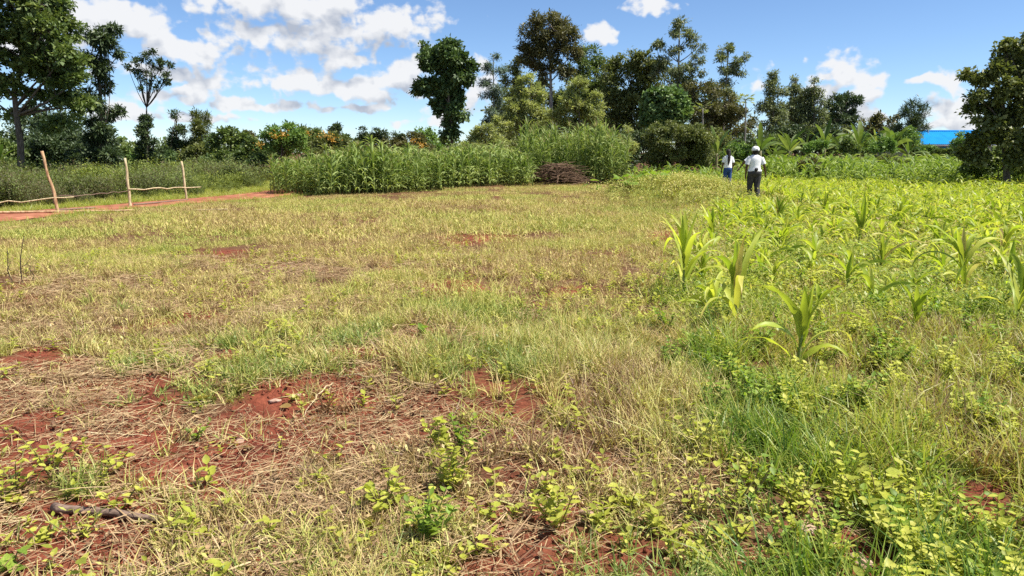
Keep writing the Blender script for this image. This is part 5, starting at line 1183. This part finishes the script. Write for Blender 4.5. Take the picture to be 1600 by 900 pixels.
M_OLDLEAF = leaf_mat('old_leaf', [(0.0, (0.26, 0.15, 0.05)), (0.5, (0.45, 0.36, 0.10)), (1.0, (0.55, 0.50, 0.14))], 0.25, 0.6, 0.0, scale=9)
for i, (px, py, L, v, lab) in enumerate([(298, 632, 0.16, 0.6, 'big curled yellowing fallen leaf on bare soil at left'), (430, 572, 0.13, 0.6, 'torn yellowing leaf lying on the bank top'),
        (330, 573, 0.12, 0.8, 'pale yellow fallen leaf left of the bank'), (660, 515, 0.12, 0.4, 'folded grey green fallen leaf in the middle field'),
        (375, 705, 0.08, 0.1, 'brown dry fallen leaf beside the green tuft'), (60, 590, 0.09, 0.2, 'brown fallen leaf on the upper left bare patch'), (455, 640, 0.08, 0.15, 'brown curled leaf on the soil below the bank')]):
    b = G(px, py); V, Fq, vv = blades([(0, 0, 0)], 0.9 + i * 1.7, 1.25, 0.9, L, L * 0.72, 7, lambda t: np.interp(t, [0, .1, .4, .75, 1], [0.2, 0.7, 1, 0.7, 0.08]), 3, 0.24, 0.25, var=v)
    V += np.random.default_rng(1300 + i).normal(0, L * 0.015, V.shape); V[:, 2] += 0.012 - V[:, 2].min()
    tag(obj('fallen_leaf', mesh('fallen_leaf', V, Fq, M_OLDLEAF, vv, True), None, b), lab, 'leaf')
M_STONE = solid_mat('dusty_stone', (0.34, 0.20, 0.14), (0.52, 0.38, 0.29), 14, 0.95, 0.5)
for i, (px, py, s, lab) in enumerate([(1263, 828, 0.055, 'pale dusty stone beside the bottom right weeds'), (1345, 880, 0.07, 'reddish clod under the bottom right weeds'), (915, 802, 0.05, 'reddish clod in the grass right of centre'),
        (430, 628, 0.05, 'reddish clod below the soil bank'), (462, 620, 0.045, 'pale clod on the edge of the soil bank'), (375, 690, 0.04, 'small red clod right of the green tuft')]):
    R = np.random.default_rng(1400 + i); b = G(px, py); t = np.linspace(-1, 1, 8); V, Fq, v = tube(np.stack([t * 0, t * 0, t * 0.55], 1), np.sqrt(np.maximum(1 - t ** 2, 0.02)), 12)
    V = V * (1 + 0.18 * np.sin(V[:, :1] * 5 + i) * np.cos(V[:, 1:2] * 4 + i * 2)) + R.normal(0, 0.05, V.shape); V *= s * np.array([0.85, 0.65, 0.55])
    tag(obj('soil_clod' if i else 'stone', mesh('clod', V, Fq, M_STONE, None, True), None, b + (0, 0, s * 0.12), (0.2, 0.1, i)), lab, 'stone' if i == 0 else 'clod')

# ------------------------------------------------------------------ house with blue roof
def house():
    d0 = 57.0; xl, xr = P(1385, 226, d0)[0], P(1600, 226, d0)[0]; ze = P(1450, 225, d0)[2]; zr = P(1450, 205, d0 + 2.6)[2]
    b = np.array([(xl + xr) / 2, d0 + 2.6, float(terrain((xl + xr) / 2, d0))]); o = empty('blue_roof_house', b, 0, 'low house with a bright blue sheet metal roof behind the field', 'house')
    M_WALL = solid_mat('plaster', (0.42, 0.38, 0.31), (0.52, 0.47, 0.39), 3, 0.9, 0.1)
    M_BLUE = solid_mat('blue_sheet', (0.004, 0.20, 0.50), (0.006, 0.24, 0.58), 1.2, 0.75, 0.0, spec=0.12)
    M_TRIM = solid_mat('white_trim', (0.7, 0.72, 0.74), (0.8, 0.8, 0.8), 4, 0.6, 0.0)
    M_DARK = solid_mat('dark_pane', (0.02, 0.025, 0.03), (0.04, 0.045, 0.05), 4, 0.2, 0.0)
    hw = (xr - xl) / 2; ez, rz = ze - b[2], zr - b[2]
    V, Fq, _ = box(-hw + 0.4, hw - 0.4, -2.2, 2.2, -0.1, ez - 0.05); gv = np.array([(s * (hw - 0.4), y, z) for s in (-1, 1) for (y, z) in ((-2.2, ez - 0.05), (2.2, ez - 0.05), (0, rz - 0.12), (0, rz - 0.12))], float)
    obj('wall', mesh('wall', np.concatenate([V, gv]), np.concatenate([Fq, [(8, 9, 10, 11), (12, 13, 14, 15)]]), M_WALL), o)
    roof = obj('roof', mesh('ridge_cap', *tube([(-hw - 0.02, 0, rz + 0.02), (0, 0, rz + 0.025), (hw + 0.02, 0, rz + 0.02)], 0.07, 8)[:2], M_BLUE, None, True), o)
    n = 10; w = 2 * hw / n; sl = math.atan2(rz - ez, 2.6)
    x = np.linspace(0, w * 1.03, 37); z = 0.016 * np.cos(x / 0.075 * 2 * math.pi * 0.5)
    for side in (-1, 1):
        a = np.stack([x, np.full_like(x, side * 2.62), z + ez - 0.01], 1); c = np.stack([x, np.zeros_like(x), z + rz], 1)
        Vs = np.concatenate([a, c, a - (0, 0, 0.006), c - (0, 0, 0.006)]); k = len(x); i = np.arange(k - 1)
        Fs = np.concatenate([np.stack([i, i + 1, i + 1 + k, i + k], 1), np.stack([i + 2 * k, i + 3 * k, i + 3 * k + 1, i + 2 * k + 1], 1)])
        me = mesh('roof_sheet', Vs, Fs, M_BLUE, None, True)
        for j in range(n): obj('roof_sheet', me, roof, (-hw + j * w, 0, 0.003 * (j % 2)))
    obj('fascia', mesh('fascia', *box(-hw, hw, -2.60, -2.57, ez - 0.16, ez - 0.03)[:2], M_TRIM), o)
    for xx in (-2.6, 1.4):
        wd = obj('window', mesh('window', *box(xx - 0.5, xx + 0.5, -2.23, -2.19, 0.9, 1.7)[:2], M_TRIM), o)
        for s in (0, 1): obj('pane', mesh('pane', *box(xx - 0.45 + s * 0.46, xx - 0.01 + s * 0.46, -2.245, -2.225, 0.95, 1.65)[:2], M_DARK), wd)
    dr = obj('door', mesh('door', *box(-0.9, 0.0, -2.24, -2.19, 0, 1.8)[:2], M_BLUE), o); obj('handle', mesh('handle', *box(-0.14, -0.08, -2.28, -2.24, 0.9, 1.0)[:2], M_TRIM), dr)
house()

# ------------------------------------------------------------------ people
def loft(rings, sides=18):
    an = np.arange(sides) / sides * 2 * math.pi; V = np.concatenate([np.stack([c[0] + c[3] * np.cos(an), c[1] + c[4] * np.sin(an), np.full(sides, c[2])], 1) for c in rings])
    n = len(rings); i = np.arange(n - 1)[:, None] * sides; j = np.arange(sides)[None]; jn = (j + 1) % sides
    return V, np.stack([i + j, i + jn, i + sides + jn, i + sides + j], -1).reshape(-1, 4), np.full((n - 1) * sides, 0.5)
def otube(pts, rad, sides=12):
    return tube(pts, rad, sides, cap=False)
M_SKIN = solid_mat('dark_skin', (0.085, 0.042, 0.025), (0.12, 0.062, 0.038), 9, 0.5, 0.05)
M_HAIR = solid_mat('black_hair', (0.008, 0.006, 0.005), (0.022, 0.016, 0.013), 40, 0.6, 0.4, (1, 1, 0.2), dist=0.005)
M_WHITE = solid_mat('white_cotton', (0.74, 0.74, 0.77), (0.82, 0.82, 0.84), 6, 0.9, 0.35, dist=0.03)
M_CAP = solid_mat('white_cap_cloth', (0.76, 0.76, 0.78), (0.82, 0.82, 0.83), 20, 0.85, 0.1)
M_TROUSER = solid_mat('charcoal_trousers', (0.030, 0.028, 0.030), (0.060, 0.055, 0.055), 7, 0.8, 0.3, dist=0.02)
M_JEANS = solid_mat('blue_jeans', (0.015, 0.045, 0.16), (0.035, 0.085, 0.27), 12, 0.85, 0.3, dist=0.01)
M_SHOE = solid_mat('dark_shoe', (0.03, 0.03, 0.03), (0.10, 0.10, 0.10), 12, 0.7, 0.1)
M_POUCH = solid_mat('black_pouch', (0.01, 0.01, 0.012), (0.025, 0.025, 0.028), 12, 0.5, 0.1)
def person(name, label, px, d, H, yaw, arms, stride, trousers, cap=True, braid=False, pouch=False, hip=1.0, wide=1.0):
    b = D(px, d); s = H / 1.65; o = empty(name, b, yaw, label, 'person', 'people walking through the field', scale=(s * wide, s * wide, s))
    J = []; E = []
    def v(p, r, par=None):
        J.append((p, r)); i = len(J) - 1
        if par is not None: E.append((par, i))
        return i
    pel = v((0, 0, .93), (.10, .075)); wa = v((0, 0, 1.08), (.085, .062), pel); ch = v((0, .005, 1.24), (.10, .07), wa); nb = v((0, 0, 1.38), (.052, .048), ch)
    nk = v((0, .012, 1.455), (.048, .05), nb); hd = v((0, .03, 1.53), (.07, .08), nk); ht = v((0, .035, 1.60), (.066, .078), hd); v((0, .03, 1.635), (.035, .04), ht)
    v((0, .115, 1.52), (.014, .016), hd)     # nose
    for q in (-1, 1): v((q * .078, .025, 1.525), (.012, .018), hd)   # ears
    for q, A in zip((-1, 1), arms):
        sh = v((q * .150, 0, 1.335), (.042, .042), ch); el = v(A[0], (.038, .038), sh); wr = v(A[1], (.025, .025), el)
        dv = np.subtract(A[1], A[0]); dv = dv / np.linalg.norm(dv); pm = np.add(A[1], dv * .055); pi_ = v(tuple(pm), (.034, .018), wr)
        sd = np.cross(dv, (1.0, 0, 0)); sd = sd / np.linalg.norm(sd)
        for f, (off, ln) in enumerate(((-.028, .062), (-.010, .074), (.009, .070), (.027, .056))):
            k = v(tuple(pm + sd * off + dv * .045), (.0085, .0085), pi_); v(tuple(pm + sd * off * 1.15 + dv * (.045 + ln) + np.array([-q * .018, 0, 0])), (.0075, .0075), k)
        k = v(tuple(pm + sd * .042 + dv * .0), (.009, .009), pi_); v(tuple(pm + sd * .06 + dv * .045 + np.array([-q * .012, 0, 0])), (.008, .008), k)
    feet = []
    for q, (ky, ay, az_) in zip((-1, 1), stride):
        hp = v((q * .085, 0, .84), (.068, .07), pel); kn = v((q * .09, ky, .48), (.048, .05), hp); an = v((q * .092, ay, .085 + az_), (.036, .04), kn); v((q * .098, ay + .10, .04 + az_), (.034, .026), an); feet.append((q, ky, ay, az_))
    me = bpy.data.meshes.new('body'); me.from_pydata([j[0] for j in J], E, []); bo = obj('body', me, o); me.materials.append(M_SKIN)
    sk = bo.modifiers.new('skin', 'SKIN'); sk.use_smooth_shade = True
    for i, (p, r) in enumerate(J): me.skin_vertices[0].data[i].radius = r; me.skin_vertices[0].data[i].use_root = (i == 0)
    su = bo.modifiers.new('subd', 'SUBSURF'); su.levels = 2; su.render_levels = 2
    # t-shirt: body loft plus sleeves
    parts = [loft([(0, 0, .945, .172 * hip, .14), (0, 0, .97, .174 * hip, .142), (0, 0, 1.04, .158, .125), (0, 0, 1.12, .152, .118), (0, .003, 1.22, .168, .125), (0, .003, 1.31, .182, .118), (0, 0, 1.37, .175, .10), (0, 0, 1.405, .12, .08), (0, .004, 1.425, .075, .068), (0, .006, 1.435, .066, .064)])]
    for q, A in zip((-1, 1), arms):
        sh = np.array((q * .145, 0, 1.345)); el = np.array(A[0]); m1 = sh + (el - sh) * .35; m2 = sh + (el - sh) * .82
        parts.append(otube([sh, m1, m2], [.072, .070, .068]))
    V, Fq, _ = cat(parts); R = np.random.default_rng(int(px)); V = V + 0.004 * np.sin(V[:, 2:3] * 60 + V[:, :1] * 25) * unit(V * np.array([1, 1, 0])); obj('shirt', mesh('shirt', V, Fq, M_WHITE, None, True), o)
    # trousers: seat loft plus legs
    parts = [loft([(0, 0, 1.02, .140, .112), (0, -.005, .97, .158 * hip, .132), (0, -.012, .90, .172 * hip, .145), (0, -.008, .83, .168 * hip, .13), (0, 0, .77, .13 * hip, .09)])]
    for (q, ky, ay, az_) in feet:
        parts.append(otube([(q * .083, -.004, .90), (q * .086, ky * .4, .72), (q * .09, ky, .48), (q * .092, (ky + ay) / 2, .30 + az_ * .6), (q * .093, ay, .10 + az_)], [.093 * hip, .09 * hip, .070, .063, .058]))
    V, Fq, _ = cat(parts); obj('trousers', mesh('trousers', V, Fq, trousers, None, True), o)
    for (q, ky, ay, az_) in feet:
        V, Fq, _ = tube([(q * .094, ay - .075, .045), (q * .094, ay - .05, .05), (q * .096, ay + .02, .052), (q * .099, ay + .10, .042), (q * .10, ay + .16, .034)], [.026, .042, .046, .044, .022], 12); V[:, 2] = np.maximum(V[:, 2], 0.004) + az_; obj('shoe', mesh('shoe', V, Fq, M_SHOE, None, True), o)
    # hair and cap
    hr = [(0, .012, 1.455, .058, .055), (0, .005, 1.48, .077, .075), (0, .012, 1.53, .088, .094), (0, .018, 1.58, .089, .099), (0, .02, 1.62, .078, .088), (0, .02, 1.65, .05, .058), (0, .02, 1.665, .008, .01)]
    V, Fq, _ = loft(hr, 20); f = (V[:, 1] > 0.03) & (V[:, 2] < 1.60); V[f, 1] = 0.03 + (V[f, 1] - 0.03) * 0.25; obj('hair', mesh('hair', V, Fq, M_HAIR, None, True), o)
    if cap:
        cr = [(0, .022, 1.565, .101, .112), (0, .022, 1.60, .101, .112), (0, .022, 1.64, .092, .10), (0, .022, 1.672, .068, .074), (0, .022, 1.69, .034, .038), (0, .022, 1.694, .004, .004)]
        V, Fq, _ = loft(cr, 22); c = obj('cap', mesh('cap', V, Fq, M_CAP, None, True), o)
        a = np.linspace(-1.1, 1.1, 11); inner = np.stack([.1 * np.sin(a), .022 + .11 * np.cos(a), np.full(11, 1.572)], 1); outer = np.stack([.092 * np.sin(a), .022 + .11 * np.cos(a) + .075 * np.cos(a * 1.3), 1.556 - 0.012 * np.abs(a)], 1)
        Vb = np.concatenate([inner, outer, inner - (0, 0, .006), outer - (0, 0, .006)]); i = np.arange(10); Fb = np.concatenate([np.stack([i, i + 1, i + 12, i + 11], 1), np.stack([i + 22, i + 33, i + 34, i + 23], 1), np.stack([i + 11, i + 12, i + 34, i + 33], 1)])
        obj('brim', mesh('brim', Vb, Fb, M_CAP, None, True), c)
        obj('strap_gap', mesh('strap_gap', *tube([(-.03, -.092, 1.575), (0, -.094, 1.598), (.03, -.092, 1.575)], [.008, .011, .008], 6)[:2], M_HAIR, None, True), c)
    if braid:
        V, Fq, _ = loft([(0, -.075, 1.56, .05, .035), (-.01, -.105, 1.48, .062, .034), (-.03, -.125, 1.36, .06, .03), (-.045, -.142, 1.22, .05, .024), (-.055, -.145, 1.10, .03, .016), (-.06, -.142, 1.03, .008, .006)], 12); obj('long_hair', mesh('long_hair', V, Fq, M_HAIR, None, True), o)
    if pouch:
        V, Fq, _ = loft([(-.01, -.150, .955, .03, .016), (-.01, -.158, .97, .045, .024), (-.005, -.158, 1.0, .05, .026), (0, -.150, 1.04, .045, .022), (.005, -.140, 1.055, .025, .012)], 12); obj('pouch', mesh('pouch', V, Fq, M_POUCH, None, True), o)
person('person', 'woman in white cap and white t-shirt with black pouch at her back, walking away', 1176, 22.6, 1.68, 0.0,
       (((-.225, -.02, 1.10), (-.225, .03, .86)), ((.245, -.02, 1.12), (.315, .06, .90))), ((.06, -.02, 0.0), (.0, -.16, .05)), M_TROUSER, True, False, True, 1.12, 1.12)
person('person', 'smaller walker with long dark hair and blue jeans left of the woman in cap', 1135, 26.0, 1.50, 0.25,
       (((-.20, .02, 1.11), (-.20, .10, .88)), ((.215, -.03, 1.10), (.205, .02, .85))), ((.05, .0, 0.0), (-.02, -.12, .03)), M_JEANS, False, True, False, 0.95)
person('person', 'walker almost hidden in front of the woman in cap, only one bent arm showing', 1175, 24.4, 1.56, 0.0,
       (((-.34, .02, 1.17), (-.46, .10, .98)), ((.20, .05, 1.10), (.14, .2, .95))), ((.04, .0, 0.0), (-.02, -.12, .03)), M_TROUSER, False, False, False, 1.0)
